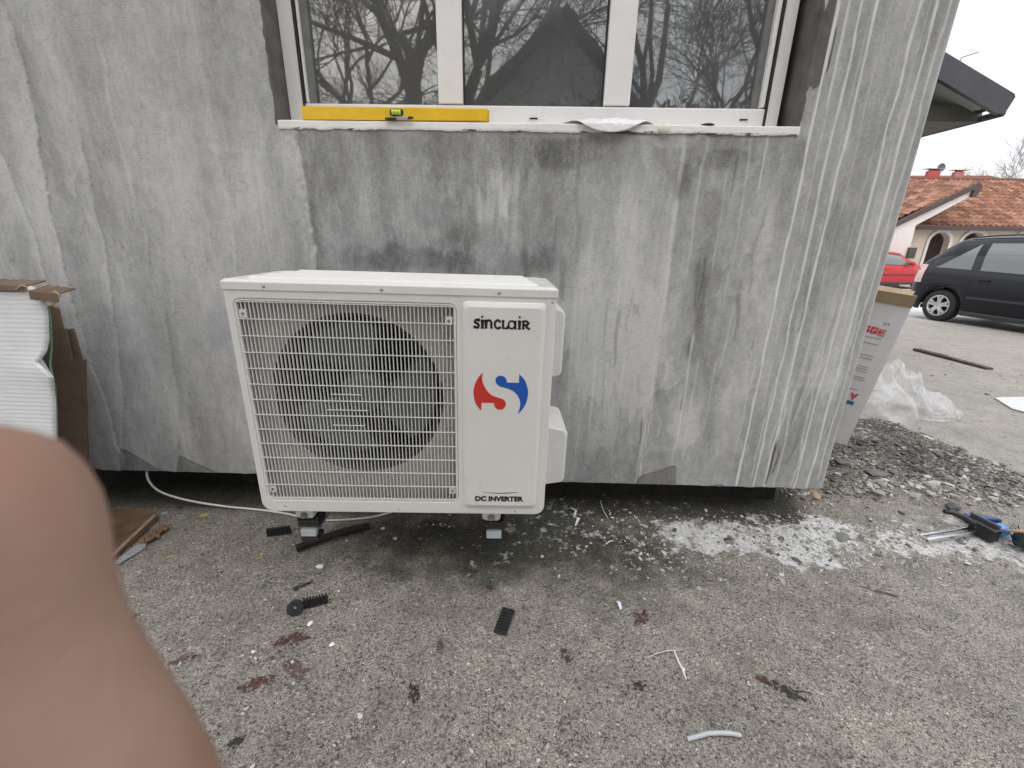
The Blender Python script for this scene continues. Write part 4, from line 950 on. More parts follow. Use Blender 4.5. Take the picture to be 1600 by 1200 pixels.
# gravel and rubble
stone_m=N('stone_chips'); vv=stone_m.co(); oi=stone_m.n('ShaderNodeAttribute',attribute_name='tint').outputs['Fac']
cc=stone_m.ramp(oi,[(0,(.05,.05,.05)),(.35,(.135,.127,.115)),(.6,(.25,.237,.215)),(.85,(.40,.385,.36)),(1,(.55,.54,.52))])
cc=stone_m.mix(1.0,cc,stone_m.ramp(stone_m.noise(vv,70,4),[(.3,(.7,.7,.7)),(.7,(1.25,1.25,1.25))]),'MULTIPLY'); stone_m.base(cc); stone_m.set(Roughness=.7); stone_m.bump(stone_m.noise(vv,220,4),.4,.002)
def chips(name,pts,label,cat):
    base=[]
    for s in range(6):
        bm=bmesh.new(); bmesh.ops.create_icosphere(bm,subdivisions=1,radius=1); R=random.Random(s)
        V=np.array([[*(q.co*R.uniform(.65,1.2))] for q in bm.verts]); Fc=np.array([[k.index for k in q.verts] for q in bm.faces]); bm.free(); base.append((V,Fc))
    vs=[];fs=[];tn=[];n=0
    for x,y,r,fl,t in pts:
        V,Fc=base[RNG.randint(6)]; a=RNG.uniform(0,6.28); c,s=math.cos(a),math.sin(a)
        P=V*np.array([r*RNG.uniform(.9,1.7),r,r*fl]); tl=RNG.uniform(-.35,.35)
        P=np.stack([P[:,0]*c-P[:,1]*s,P[:,0]*s+P[:,1]*c,P[:,2]+P[:,0]*tl],1)+np.array([x,y,0]); 
        P[:,2]+=float(gh(x,y))+r*fl*.35
        vs.append(P); fs.append(Fc+n); n+=len(V); tn+=[t]*len(V)
    me=bpy.data.meshes.new(name); V=np.vstack(vs); Fq=np.vstack(fs)
    me.from_pydata(V.tolist(),[],Fq.tolist()); at=me.attributes.new('tint','FLOAT','POINT'); at.data.foreach_set('value',np.array(tn,dtype=np.float32))
    o=link(name,me,stone_m.m); tag(o,label,cat,kind='stuff'); return o
pts=[]
while len(pts)<13000:
    x=RNG.uniform(1.22,2.65); y=RNG.uniform(1.5,2.9); mk=float(pile_mask(x,y))
    if RNG.rand()<mk:
        r=min(.020,.0024+RNG.exponential(.0028)); dk=float(fbm(x*4,y*4,66,3)); pts.append((x,y,r,RNG.uniform(.45,.8),np.clip(RNG.normal(.50,.25)-.5*max(0,dk-.52)*4+.2*(y<1.85),0,1)))
# broken crust along the slab edge, tinted dark to paint in the edge's shadow
for _ in range(420):
    u=RNG.rand(); y=1.75+u*.95; x=2.58-.15*(y-2.0)+RNG.normal(0,.025)
    pts.append((x,y,min(.024,.004+RNG.exponential(.005)),.5,np.clip(RNG.normal(.12,.1),0,1)))
chips('rubble',pts,'loose broken grey rubble and gravel beside the wall corner','rubble')
pts=[]
for _ in range(2300):
    x=RNG.uniform(-1.0,2.9); y=RNG.uniform(.35,1.62)
    pts.append((x,y,.0012+RNG.exponential(.0011),.6,np.clip(RNG.normal(.6,.3),0,1)))
for _ in range(900):
    x=RNG.normal(1.25,.42); y=RNG.normal(1.45,.09)
    if y<1.63: pts.append((x,y,min(.014,.002+RNG.exponential(.003)),.35,np.clip(RNG.normal(.6,.3),0,1)))
for _ in range(1700):
    x=RNG.normal(1.05,.38); y=RNG.normal(1.42,.085)
    if y<1.60: pts.append((x,y,min(.007,.001+RNG.exponential(.0012)),.6,np.clip(RNG.normal(.97,.08),0,1)))
for _ in range(500):
    x=RNG.uniform(2.6,5.5); y=RNG.uniform(1.6,5.0); pts.append((x,y,.002+RNG.exponential(.003),.5,np.clip(RNG.normal(.4,.2),0,1)))
chips('gravel',pts,'fine grit and plaster crumbs scattered over the concrete yard','gravel')
SL=[(1366,742,.036,'large flat grey stone in the middle of the rubble'),(1490,795,.028,'dark rounded stone at the lower edge of the rubble behind the clamp'),(1312,722,.022,'grey stone close to the foot of the white carton'),(1372,768,.024,'pale cream stone below the large flat stone'),(1398,758,.024,'brownish stone right of the pale cream stone'),(1318,841,.026,'flat grey slab chip in the white dust by the wall corner'),(1272,775,.026,'pale orange broken mortar lump at the bottom of the wall corner'),(1425,775,.022,'chunky light stone between the rubble and the clamp')]
sm=[simple('rock_grey',(.15,.15,.145),.7,var=.3,scale=30,bump=.6,bscale=60,bd=.004),simple('rock_dark',(.085,.085,.083),.7,var=.3,scale=30,bump=.6,bscale=60,bd=.004)]
rocks=[sm[0],sm[1],sm[0],simple('rock_cream',(.36,.34,.30),.8,var=.2,bump=.5,bscale=60,bd=.003),simple('rock_brown',(.22,.19,.165),.8,var=.2,bump=.5,bscale=60,bd=.003),sm[0],simple('mortar_orange',(.36,.26,.18),.85,var=.25,bump=.6,bscale=70,bd=.004),simple('rock_light',(.34,.335,.325),.8,var=.2,bump=.5,bscale=60,bd=.003)]
for k,(px,py,r,l) in enumerate(SL): blob('stone',px,py,r,rocks[k],l,'stone','loose stones in the rubble',flat=.5 if k!=5 else .22,seed=k+40,rot=k*.8,ax=1.5)
# ---------------------------------------------------------------- carton beside the corner
def carton():
    B=onG(1322,697); az=math.radians(-52); e=Vector((math.sin(az),math.cos(az),0)); nrm=Vector((e.y,-e.x,0)); 
    d=ray(1424,481); tt=(B-CAM).dot(nrm)/d.dot(nrm); Tp=CAM+d*tt
    up=(Tp-B); H=up.length; up.normalize(); u=(e-up*e.dot(up)).normalized(); back=u.cross(up); 
    if back.dot(B-CAM)<0: back=-back
    print('carton H',H,'T',Tp,'B',B)
    # local frame: X=-u (towards right edge), Z=up, Y=back
    Wd=.34; De=.30
    t=thing('carton','tall white printed carton with an open brown flap leaning behind the wall corner','box',B+u*Wd/2)
    m=Matrix((( -u.x,back.x,up.x,B.x),(-u.y,back.y,up.y,B.y),(-u.z,back.z,up.z,B.z),(0,0,0,1)))   # x from right edge is negative
    wm=simple('white_carton',(.76,.76,.77),.6,var=.04,scale=12,bump=.15,bscale=60,bd=.001)
    g=G(); g.box(-Wd,0,0,.004,0,H,m); g.box(-Wd,0,De,De+.004,0,H,m); g.box(-Wd,-Wd+.004,.004,De,0,H,m); g.box(-.004,0,.004,De,0,H,m); g.box(-Wd+.004,-.004,.004,De,0.01,.014,m)
    g.build('carton_body',wm,t)
    g=G(); a=.07
    g.add([m@Vector(p) for p in ((-Wd,-.002,H),(0.002,-.002,H),(.0,-.028,H+.060),(-Wd,-.028,H+.060))],[(0,1,2,3)]); g.build('front_flap',card_l,t,solid=.004)
    g=G(); g.add([m@Vector(p) for p in ((-Wd,De,H),(.002,De,H),(0.01,De+.05,H+.055),(-Wd,De+.05,H+.06))],[(0,1,2,3)]); g.build('back_flap',card_l,t,solid=.004)
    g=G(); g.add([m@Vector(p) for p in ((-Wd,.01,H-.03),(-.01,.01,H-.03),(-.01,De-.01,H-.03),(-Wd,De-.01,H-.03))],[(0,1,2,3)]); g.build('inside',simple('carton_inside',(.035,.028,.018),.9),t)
    red=simple('print_red',(.62,.04,.05),.5); gry=simple('print_grey',(.38,.38,.38),.6); bl=simple('print_blue',(.05,.16,.32),.5); wh=simple('print_white',(.75,.75,.75),.5)
    def FP(px,py):   # pixel on the carton face -> local x,z
        d=ray(px,py); tt=(B-CAM).dot(nrm)/d.dot(nrm); p=CAM+d*tt; q=m.inverted()@p; return q.x,q.z
    g=G(); w=G()
    for px,py in ((1378,520),(1366,516),(1354,513)):
        x,z=FP(px,py); s=.0165; 
        g.box(x-s*.86,x+s*.86,-.0022,-.0005,z-s,z+s,m)
        if px==1378:
            stroke(w,[(x-.010,z-.011),(x+.010,z-.011),(x+.010,z+.009),(x-.010,z+.009)],.003,-.0032,-.0023); stroke(w,[(x,z-.009),(x,z+.003)],.003,-.0032,-.0023)
        elif px==1366: stroke(w,[(x-.004,z-.012),(x-.004,z),(x+.006,z+.011)],.0035,-.0032,-.0023); stroke(w,[(x-.010,z+.003),(x+.009,z-.001)],.0028,-.0032,-.0023)
        else: stroke(w,[(x-.009,z),(x+.009,z)],.003,-.0032,-.0023); stroke(w,[(x-.006,z+.006),(x+.006,z+.008)],.003,-.0032,-.0023)
    g.build('handling_icons',red,t); w.xf(m).build('icon_marks',wh,t)
    # CE mark, upside down
    x,z=FP(1383,506); g=G()
    for cx in (-.004,.010):
        stroke(g,[(x+cx+.006*math.cos(math.radians(a)),z+.007*math.sin(math.radians(a))) for a in range(-70,71,20)],.0016,-.0022,-.0005)
    stroke(g,[(x-.004+.0,z),(x+.002,z)],.0014,-.0022,-.0005)
    g.xf(m).build('ce_mark',simple('print_dark',(.07,.07,.07),.5),t)
    # rows of small print
    R=random.Random(3)
    for r0,(px,py) in enumerate(((1372,529),(1368,538),(1360,556),(1358,561),(1352,573),(1351,577),(1350,581),(1347,590),(1346,594),(1336,608))):
        g=G(); x,z=FP(px,py); k=0; xx=x+.012
        while xx>x-.085:
            l=R.uniform(.004,.012); g.box(xx-l,xx,-.0018,-.0005,z-.0014,z+.0014,m); xx-=l+.0
        g.build('small_print',gry,t)
    x,z=FP(1334,619); g=G(); stroke(g,[(x-.012,z+.018),(x,z-.018),(x+.012,z+.018)],.008,-.0022,-.0005); stroke(g,[(x-.008,z+.006),(x+.008,z+.006)],.006,-.0022,-.0005); g.xf(m).build('red_letter',red,t)
    x,z=FP(1329,629); g=G(); g.box(x-.018,x+.014,-.0022,-.0005,z-.010,z+.010,m); g.build('blue_mark',bl,t)
carton()
def film_bag():
    c=onG(1400,655); 
    V=[];Fs=[]; nu,nv=64,30
    prof=[(1352,660),(1350,600),(1358,560),(1385,551),(1415,560),(1440,585),(1462,602),(1472,612),(1460,640),(1482,658),(1468,669),(1440,664),(1400,668)]
    # crumpled heap: height field over an irregular footprint
    def fn(u,w):
        a=2*math.pi*u; r=w
        k=1+.22*math.sin(2*a+.6)+.13*math.sin(3*a+2)+.08*math.sin(7*a)
        R0=.30*r*k
        x=c.x+.03+R0*1.0*math.cos(a)*1.45; y=c.y+.10+R0*math.sin(a)*.8
        n=float(fbm(x*7+3,y*7,91,4))-.45; n2=abs(float(fbm(x*16,y*16,93,3))-.5)
        rg=1-2*abs(float(fbm(x*4.5+7,y*4.5,95,3))-.5); hgt=.30*max(0,1-r**2.2)*(.25+.9*rg**2+.55*math.cos(a-2.4)*r+.5*n)+.05*n2*(1-r)
        z=float(gh(x,y))+.006+max(0,hgt)
        return (x+n*.08,y+n2*.12,z+.02*n2)
    o=crumple('plastic_film',fn,nu,nv,film.m,solid=0); tag(o,'crumpled heap of clear plastic film on the ground beside the white carton','plastic film')
film_bag()
gw=onG(1442,683); 
strip('green_scrap',[(1432,682),(1442,681),(1456,686)],[.04,.06,.03],simple('pale_green',(.50,.62,.36),.5),'pale green scrap on the rubble below the plastic film','plastic scrap')
def plank():
    a=onG(1431,548); b=onG(1546,578); a.z+=.018;b.z+=.014
    g=G(); mid=a.lerp(b,.42)+Vector((0,0,.004)); g.bar(a,mid,.085,.03); o=g
    g.bar(mid+(b-a).normalized()*.0005,b,.075,.022)
    o=g.build('wooden_batten',simple('old_dark_wood',(.085,.062,.047),.8,var=.4,scale=14,bump=.5,bscale=40,bd=.004),bevel=.004); tag(o,'dark weathered wooden batten lying on the yard in front of the dark car','batten')
plank()
def sheet():
    P=[onG(*q) for q in ((1553,623),(1600,622),(1640,628),(1640,655),(1602,646),(1580,640))]
    n=len(P); v=[p+Vector((0,0,.004)) for p in P]+[p+Vector((0,0,.012)) for p in P]
    f=[tuple(range(n))[::-1],tuple(range(n,2*n))]+[(i,(i+1)%n,(i+1)%n+n,i+n) for i in range(n)]
    o=mesh('foam_sheet',v,f,simple('white_sheet',(.62,.62,.62),.6,var=.06)); tag(o,'flat whitish sheet lying on the yard at the right edge','sheet')
sheet()
def clamp():
    a=onG(1441,848); b=onG(1600,822); d=(b-a); d.z=0; L=d.length; d.normalize(); q=Vector((-d.y,d.x,0)); ang=math.atan2(d.y,d.x); px=L/159
    t=thing('bar_clamp','hand clamp with twin steel bars, black jaw and blue handle on the dusty ground','clamp',(a.x,a.y,a.z),(0,0,ang))
    Z=.012
    g=G(); g.box(0,105*px,-.016,-.004,Z,Z+.014); g.box(.002,105*px,.012,.019,Z+.004,Z+.014); g.box(0,.004,-.016,.020,Z,Z+.013); g.build('bars',steel,t,local=True,bevel=.0015)
    # black jaw: body plate plus curved arm reaching up the picture (away from the camera)
    g=G(); cxx=78*px
    pts=[(cxx+.004,-.01,.030),(cxx-.010,.010,.046),(cxx-.034,.034,.062),(cxx-.066,.052,.074),(cxx-.098,.062,.078)]
    g.tube(pts,[.015,.014,.0125,.011,.008],12); g.build('jaw_arm',black_plastic,t,local=True,smooth=True)
    g=G(); g.box(cxx-.014,cxx+.026,-.062,.022,.004,.060); g.build('jaw_block',black_plastic,t,local=True,bevel=.008)
    g=G(); g.box(cxx+.012,cxx+.024,-.055,.040,.045,.075); g.build('jaw_pad',simple('dark_grey_plastic',(.07,.07,.075),.4),t,local=True,bevel=.004)
    blue=simple('blue_plastic',(.03,.26,.68),.3,var=.08); nav=simple('navy_plastic',(.015,.04,.26),.3,var=.1)
    g=G(); g.box(cxx+.027,cxx+.112,-.046,-.004,.010,.046); g.build('blue_handle',blue,t,local=True,bevel=.007)
    g=G(); g.bar((cxx+.045,.070,.030),(cxx+.125,.018,.034),.022,.022); g.build('navy_lever',nav,t,local=True,bevel=.005)
    g=G(); g.bar((cxx+.085,.075,.028),(cxx+.14,.005,.036),.020,.026); g.build('grey_block',simple('slate_plastic',(.05,.09,.12),.35),t,local=True,bevel=.005)
clamp()
def tool2():
    p=onG(1610,862); t=thing('foam_gun','black and green power tool with orange trims cut off by the right edge','tool',(p.x,p.y,p.z),(0,0,math.radians(-25)))
    g=G(); g.tube([(-.05,0,.040),(.0,.0,.042),(.10,.0,.040),(.22,.0,.036)],[.028,.036,.034,.026],18); g.build('tool_body',simple('dark_green_plastic',(.018,.038,.034),.35,var=.2),t,local=True,smooth=True)
    org=simple('orange_trim',(.60,.34,.20),.5)
    g=G(); g.tube([(-.085,.045,.04),(-.055,.02,.062),(-.02,.0,.080),(.02,-.005,.083)],[.004,.007,.009,.006],8); g.tube([(.005,-.045,.03),(.015,-.02,.072),(.02,.01,.083),(.05,.04,.06)],[.004,.007,.008,.005],8); g.build('orange_trim',org,t,local=True,smooth=True)
    g=G(); g.tube([(.03,-.01,.035),(.06,-.05,.03),(.10,-.10,.022)],[.018,.016,.015],12); g.build('grip',black_plastic,t,local=True,smooth=True)
    g=G(); R=random.Random(2)
    for k in range(14): 
        x=R.uniform(-.06,.05); g.tube([(x,.05,.0),(x+R.uniform(-.02,.02),.06+R.uniform(0,.02),.03),(x+R.uniform(-.04,.04),.05+R.uniform(0,.04),.05+R.uniform(0,.02))],[.004,.003,.001],5)
    g.build('frayed_cord',simple('dark_brown_fibre',(.06,.04,.035),.8),t,local=True)
tool2()

# ---------------------------------------------------------------- left edge packages
def package():
    Y=1.20; tr=onY(74,470,Y); 
    t=thing('wrapped_panel','tall package wrapped in ribbed white foam sheet at the left edge','package',(tr.x-.35,Y,0))
    wf=simple('foam_wrap',(.78,.80,.82),.6,var=.04,scale=10,bump=.3,bscale=120,bd=.001)
    E=[(72,700,.0),(90,695,0),(89,640,0),(87,610,0),(90,588,0),(80,578,0),(66,566,0),(75,548,0),(78,530,0),(77,500,0),(74,478,0)]
    pts=[onY(a,b,Y) for a,b,_ in E[1:]]
    zt=onY(40,457,Y).z
    nz=460; nx=30; v=[];f=[]
    zs=[.0+(zt)*k/nz for k in range(nz+1)]
    ez=[p.z for p in pts]; ex=[p.x for p in pts]
    for z in zs:
        xr=float(np.interp(z,ez,ex)) 
        for j in range(nx+1):
            x=tr.x-.75+(xr-tr.x+.75)*j/nx
            rib=.0003*math.sin(z*2*math.pi/.0135+4*float(vn(x*3,z*2,5)))+.005*(float(fbm(x*6,z*5,55,4))-.5)+.003*abs(float(fbm(x*14+z*6,z*5,57,3))-.5)
            bul=.014*math.exp(-((z-np.interp(588,[470,695],[zt,.5]))/.05)**2)*sstep(tr.x-.25,tr.x,x)
            v.append((x,Y-rib-bul,z))
    for i in range(nz):
        for j in range(nx): a=i*(nx+1)+j; f.append((a,a+1,a+nx+2,a+nx+1))
    n0=len(v)
    for i in range(nz+1):
        v.append(((v[i*(nx+1)+nx][0]*(Y+.16)/Y-.03),Y+.16,zs[i]))
    for i in range(nz):
        a=i*(nx+1)+nx; f.append((a,n0+i,n0+i+1,a+nx+1))
    n1=len(v); v.append((tr.x-.75,Y+.16,zt)); f.append((nz*(nx+1),nz*(nx+1)+nx,n0+nz,n1))
    mesh('foam_wrap',v,f,wf,t,smooth=True)
    # greenish film edge along the right side
    g=G(); gp=[onY(a-1.5,b,Y+.006)+Vector((.004,0,0)) for a,b in ((90,700),(88,640),(86,606),(78,570),(80,545),(79,500),(75,480))]
    g.tube(gp,.0022,6); g.build('green_edge',simple('green_film_edge',(.12,.30,.17),.3),t)
    # torn brown cardboard on top
    def torn(px0,py0,px1,py1,h,dy,name,yo):
        a=onY(px0,py0,Y+yo); b=onY(px1,py1,Y+yo); V=[];Fq=[];n=16
        for k in range(n+1):
            p=a.lerp(b,k/n); w=(float(fbm(k*.9,2,5,3))-.5)*.010
            V+=[p+Vector((0,-.008,-h+w*.5)),p+Vector((0,-.006,w*.4)),p+Vector((0,dy,.010+w))]
        for k in range(n):
            q=3*k; Fq+=[(q,q+3,q+4,q+1),(q+1,q+4,q+5,q+2)]
        return mesh(name,V,Fq,card,t,solid=.004)
    torn(-60,444,45,447,.012,.05,'torn_flap',0); torn(49,455,92,460,.022,.05,'torn_corner',-.006)
    g=G(); g.tube([onY(a,b,Y-.012) for a,b in ((25,452),(33,446),(42,448),(40,455),(47,457))],.002,6); g.tube([onY(a,b,Y-.01) for a,b in ((84,455),(92,460),(90,470),(80,476),(74,477))],.003,6)
    g.build('curled_tape',simple('pale_tape',(.42,.34,.24),.5),t)
package()
def cardsheet():
    Y=1.42; P=[(80,478),(90,482),(98,515),(113,514),(126,557),(129,565),(132,640),(133,720),(134,760)]
    p0=onY(60,760,Y); R_=[onY(a,b,Y) for a,b in P]
    t=thing('cardboard_sheet','brown folded cardboard standing between the white package and the wall','cardboard',(R_[-1].x-.2,Y,0))
    out=[(R_[0].x-.5,0),( R_[-1].x+.004,0)]+[(p.x,p.z) for p in R_[::-1]]+[(R_[0].x-.5,R_[0].z)]
    g=G().prism(out,Y,Y+.007); g.build('cardboard_panel',card,t)
    # folded edge strips
    q=[onY(a,b,Y-.012) for a,b in ((113,514),(118,563),(127,565),(132,640),(134,760))]
    g=G(); g.prism([(onY(109,512,Y).x,onY(109,512,Y).z),(onY(119,563,Y).x,onY(119,563,Y).z),(onY(108,562,Y).x,onY(108,562,Y).z),(onY(104,515,Y).x,onY(104,515,Y).z)],Y-.016,Y-.008); g.build('torn_tab',card,t)
    g=G(); v=[];f=[]
    for k in range(25):
        u=k/24; z=R_[5].z*(1-u)+.02*u; w=(float(fbm(k*.6,3,9,3))-.5)*.012; x=float(np.interp(z,[r.z for r in R_[::-1]],[r.x for r in R_[::-1]]))
        v+=[(x-.002,Y-.001,z),(x-.022+w,Y+.035,z)]
    for k in range(24): f.append((2*k,2*k+1,2*k+3,2*k+2))
    g.add(v,f); g.build('folded_edge',card,t,solid=.003)
cardsheet()
def floorcard():
    P=[(120,800),(240,800),(249,812),(215,845),(172,880),(120,905)]
    W3=[onG(*q) for q in P]; n=len(W3)
    t=thing('wet_cardboard','soggy torn brown cardboard lying flat on the ground behind the finger','cardboard',tuple(W3[2]))
    v=[p+Vector((0,0,.004)) for p in W3]+[p+Vector((0,0,.012+.004*(i%2))) for i,p in enumerate(W3)]
    f=[tuple(range(n))[::-1],tuple(range(n,2*n))]+[(i,(i+1)%n,(i+1)%n+n,i+n) for i in range(n)]
    mesh('soggy_sheet',v,f,card_w,t)
    g=G(); a=onG(160,893)+Vector((0,0,.02)); b=onG(246,814)+Vector((0,0,.03)); g.bar(a,b,.012,.006); g.build('cardboard_strip',simple('strip_tan',(.30,.22,.16),.7,var=.2),t)
    g=G(); R=random.Random(5); c=onG(250,835)
    vv=[];ff=[]
    for i in range(9):
        for j in range(5):
            vv.append(c+Vector((-.03+.05*j/4+R.uniform(-.005,.005),.035-.10*i/8,.004+R.uniform(0,.018))))
    for i in range(8):
        for j in range(4): q=i*5+j; ff.append((q,q+1,q+6,q+5))
    mesh('shredded_edge',vv,ff,simple('shred_brown',(.19,.11,.06),.8,var=.5,scale=40),t,solid=.002)
    g=G(); b=onG(257,803); g.box(-.010,.010,-.006,.006,0,.006,Matrix.Translation(b)@Matrix.Rotation(.6,4,'Z')); g.build('tape_end',simple('tape_grey',(.40,.38,.35),.5),t)
floorcard()
def wetlens(): 
    P=[(178,882),(195,868),(215,852),(232,846),(228,858),(205,872),(186,884)]
    W3=[onG(*q) for q in P]; n=len(W3)
    v=[p+Vector((0,0,.003)) for p in W3]+[p+Vector((0,0,.009)) for p in W3]
    f=[tuple(range(n))[::-1],tuple(range(n,2*n))]+[(i,(i+1)%n,(i+1)%n+n,i+n) for i in range(n)]
    tag(mesh('glass_shard',v,f,simple('grey_film',(.30,.30,.32),.25,var=.2),bevel=.002),'greyish curled plastic sliver lying beside the soggy cardboard','plastic scrap')
wetlens()

# ---------------------------------------------------------------- annex roof corner behind the wall
def annex():
    t=thing('annex','outbuilding with a dark fascia roof overhang showing above the wall corner','building',(3,8,-.2))
    yF=5.45; xt=5.16; z0=2.62
    A=onY(1480,83,yF); Ab=onY(1468,124,yF); Tt=onY(1588,148,yF); Tb=onY(1574,161,yF)
    print('annex',A,Ab,Tt,Tb)
    sl=(A.z-Tt.z)/(A.x-Tt.x)
    def top(x): return Tt.z+sl*(x-Tt.x)
    th=A.z-(Ab.z+sl*(A.x-Ab.x)); 
    dk=simple('dark_slate_metal',(.055,.058,.068),.45,var=.15,scale=4); so=simple('soffit_pale_green',(.36,.40,.36),.7,var=.06); be=simple('beam_olive',(.10,.105,.08),.7,var=.1); uw=simple('under_brown',(.14,.125,.11),.8)
    xr=Tt.x; xl=1.6
    g=G(); g.prism([(xl,top(xl)-th),(xr-.13,top(xr-.13)-th),(xr-.05,top(xr)-th*.72),(xr,top(xr)-.02),(xr-.02,top(xr)+.01),(xl,top(xl))],yF,yF+.05); g.build('fascia',dk,t)
    # roof slab behind the fascia
    def pl(x0,x1,y0,y1,o0,o1,nm,mt):
        v=[(x0,y0,top(x0)-o0),(x1,y0,top(x1)-o0),(x1,y1,top(x1)-o0),(x0,y1,top(x0)-o0),(x0,y0,top(x0)-o1),(x1,y0,top(x1)-o1),(x1,y1,top(x1)-o1),(x0,y1,top(x0)-o1)]
        mesh(nm,v,[(0,1,2,3),(7,6,5,4),(0,4,5,1),(1,5,6,2),(2,6,7,3),(3,7,4,0)],mt,t)
    pl(xl,xr-.06,yF+.051,9,.01,th*.55,'roof',dk)
    pl(xl,xr-.14,yF+.051,9,th*.56,th*.62,'soffit',so)
    zb_=top(xr)-th*.80; G().box(3.2,xr-.02,yF+.30,yF+.36,zb_,zb_+.16).build('beam',be,t); G().box(3.2,xr-.03,yF+.361,9,zb_+.004,zb_+.012).build('underside',uw,t)
    # gutter along the far eave
    g=G(); g.tube([(xr-.02,yF+.06,zb_+.03),(xr-.02,9.2,zb_+.03)],.035,12); g.build('gutter',dk,t,smooth=True)
    G().box(1.7,4.55,yF+.85,8.9,-.3,zb_+.002).build('wall',simple('annex_plaster',(.42,.42,.38),.85,var=.08),t)
    b=onY(1502,90,yF+.4); c_=onY(1530,81,yF+.4)
    g=G(); g.tube([(b.x,yF+.4,b.z-.06),(b.x,yF+.4,b.z),(c_.x,yF+.4,c_.z)],.006,6); g.build('aerial',simple('aerial_grey',(.25,.25,.26),.5,metal=.5),t)
annex()

# ---------------------------------------------------------------- tiled house
def tiles(name,x0,x1,yl,zl,yh,zh,mat,parent,pitch=.24,row=.36,skewl=0,skewr=0):
    """barrel tiles: eave at (yl,zl), ridge at (yh,zh); x edges may slant"""
    Ls=math.hypot(yh-yl,zh-zl); nr=int(Ls/row); nx=int((x1-x0)/(pitch/6)); v=[];f=[];tn=[]
    nrm=Vector((0,-(zh-zl),(yh-yl))).normalized(); R=np.random.RandomState(3)
    for r in range(nr):
        for e in (0,1):
            u=(r+e)/nr
            for k in range(nx+1):
                x=x0+(x1-x0)*k/nx; ph=(x/pitch)%1.0; h=.055*max(0,math.sin(ph*2*math.pi))+.012*math.sin(ph*4*math.pi)
                off=h+(.035*(1-e)); P=Vector((x,yl+(yh-yl)*u,zl+(zh-zl)*u))+nrm*off; v.append(P)
        b=r*2*(nx+1)
        for k in range(nx): 
            f.append((b+k,b+k+1,b+nx+1+k+1,b+nx+1+k))
            if r>0: f.append((b+k,b-(nx+1)+k,b-(nx+1)+k+1,b+k+1))
        rr=[R.rand() for _ in range(int((x1-x0)/pitch)+3)]
        tn+=[rr[int((x0+(x1-x0)*k/nx-x0)/pitch)] for k in range(nx+1)]*2
    o=mesh(name,v,f,mat,parent); at=o.data.attributes.new('tint','FLOAT','POINT'); at.data.foreach_set('value',np.array(tn,dtype=np.float32)); return o
tile_m=N('terracotta_tiles'); vv=tile_m.co(); ti=tile_m.n('ShaderNodeAttribute',attribute_name='tint').outputs['Fac']
tcx=tile_m.ramp(ti,[(0,(.14,.06,.038)),(.35,(.24,.112,.070)),(.7,(.30,.150,.098)),(1,(.37,.22,.155))]); tcx=tile_m.mix(1.0,tcx,tile_m.ramp(tile_m.noise(vv,3,5,.7),[(.3,(.68,.66,.66)),(.7,(1.2,1.2,1.2))]),'MULTIPLY'); tile_m.base(tcx); tile_m.set(Roughness=.8)
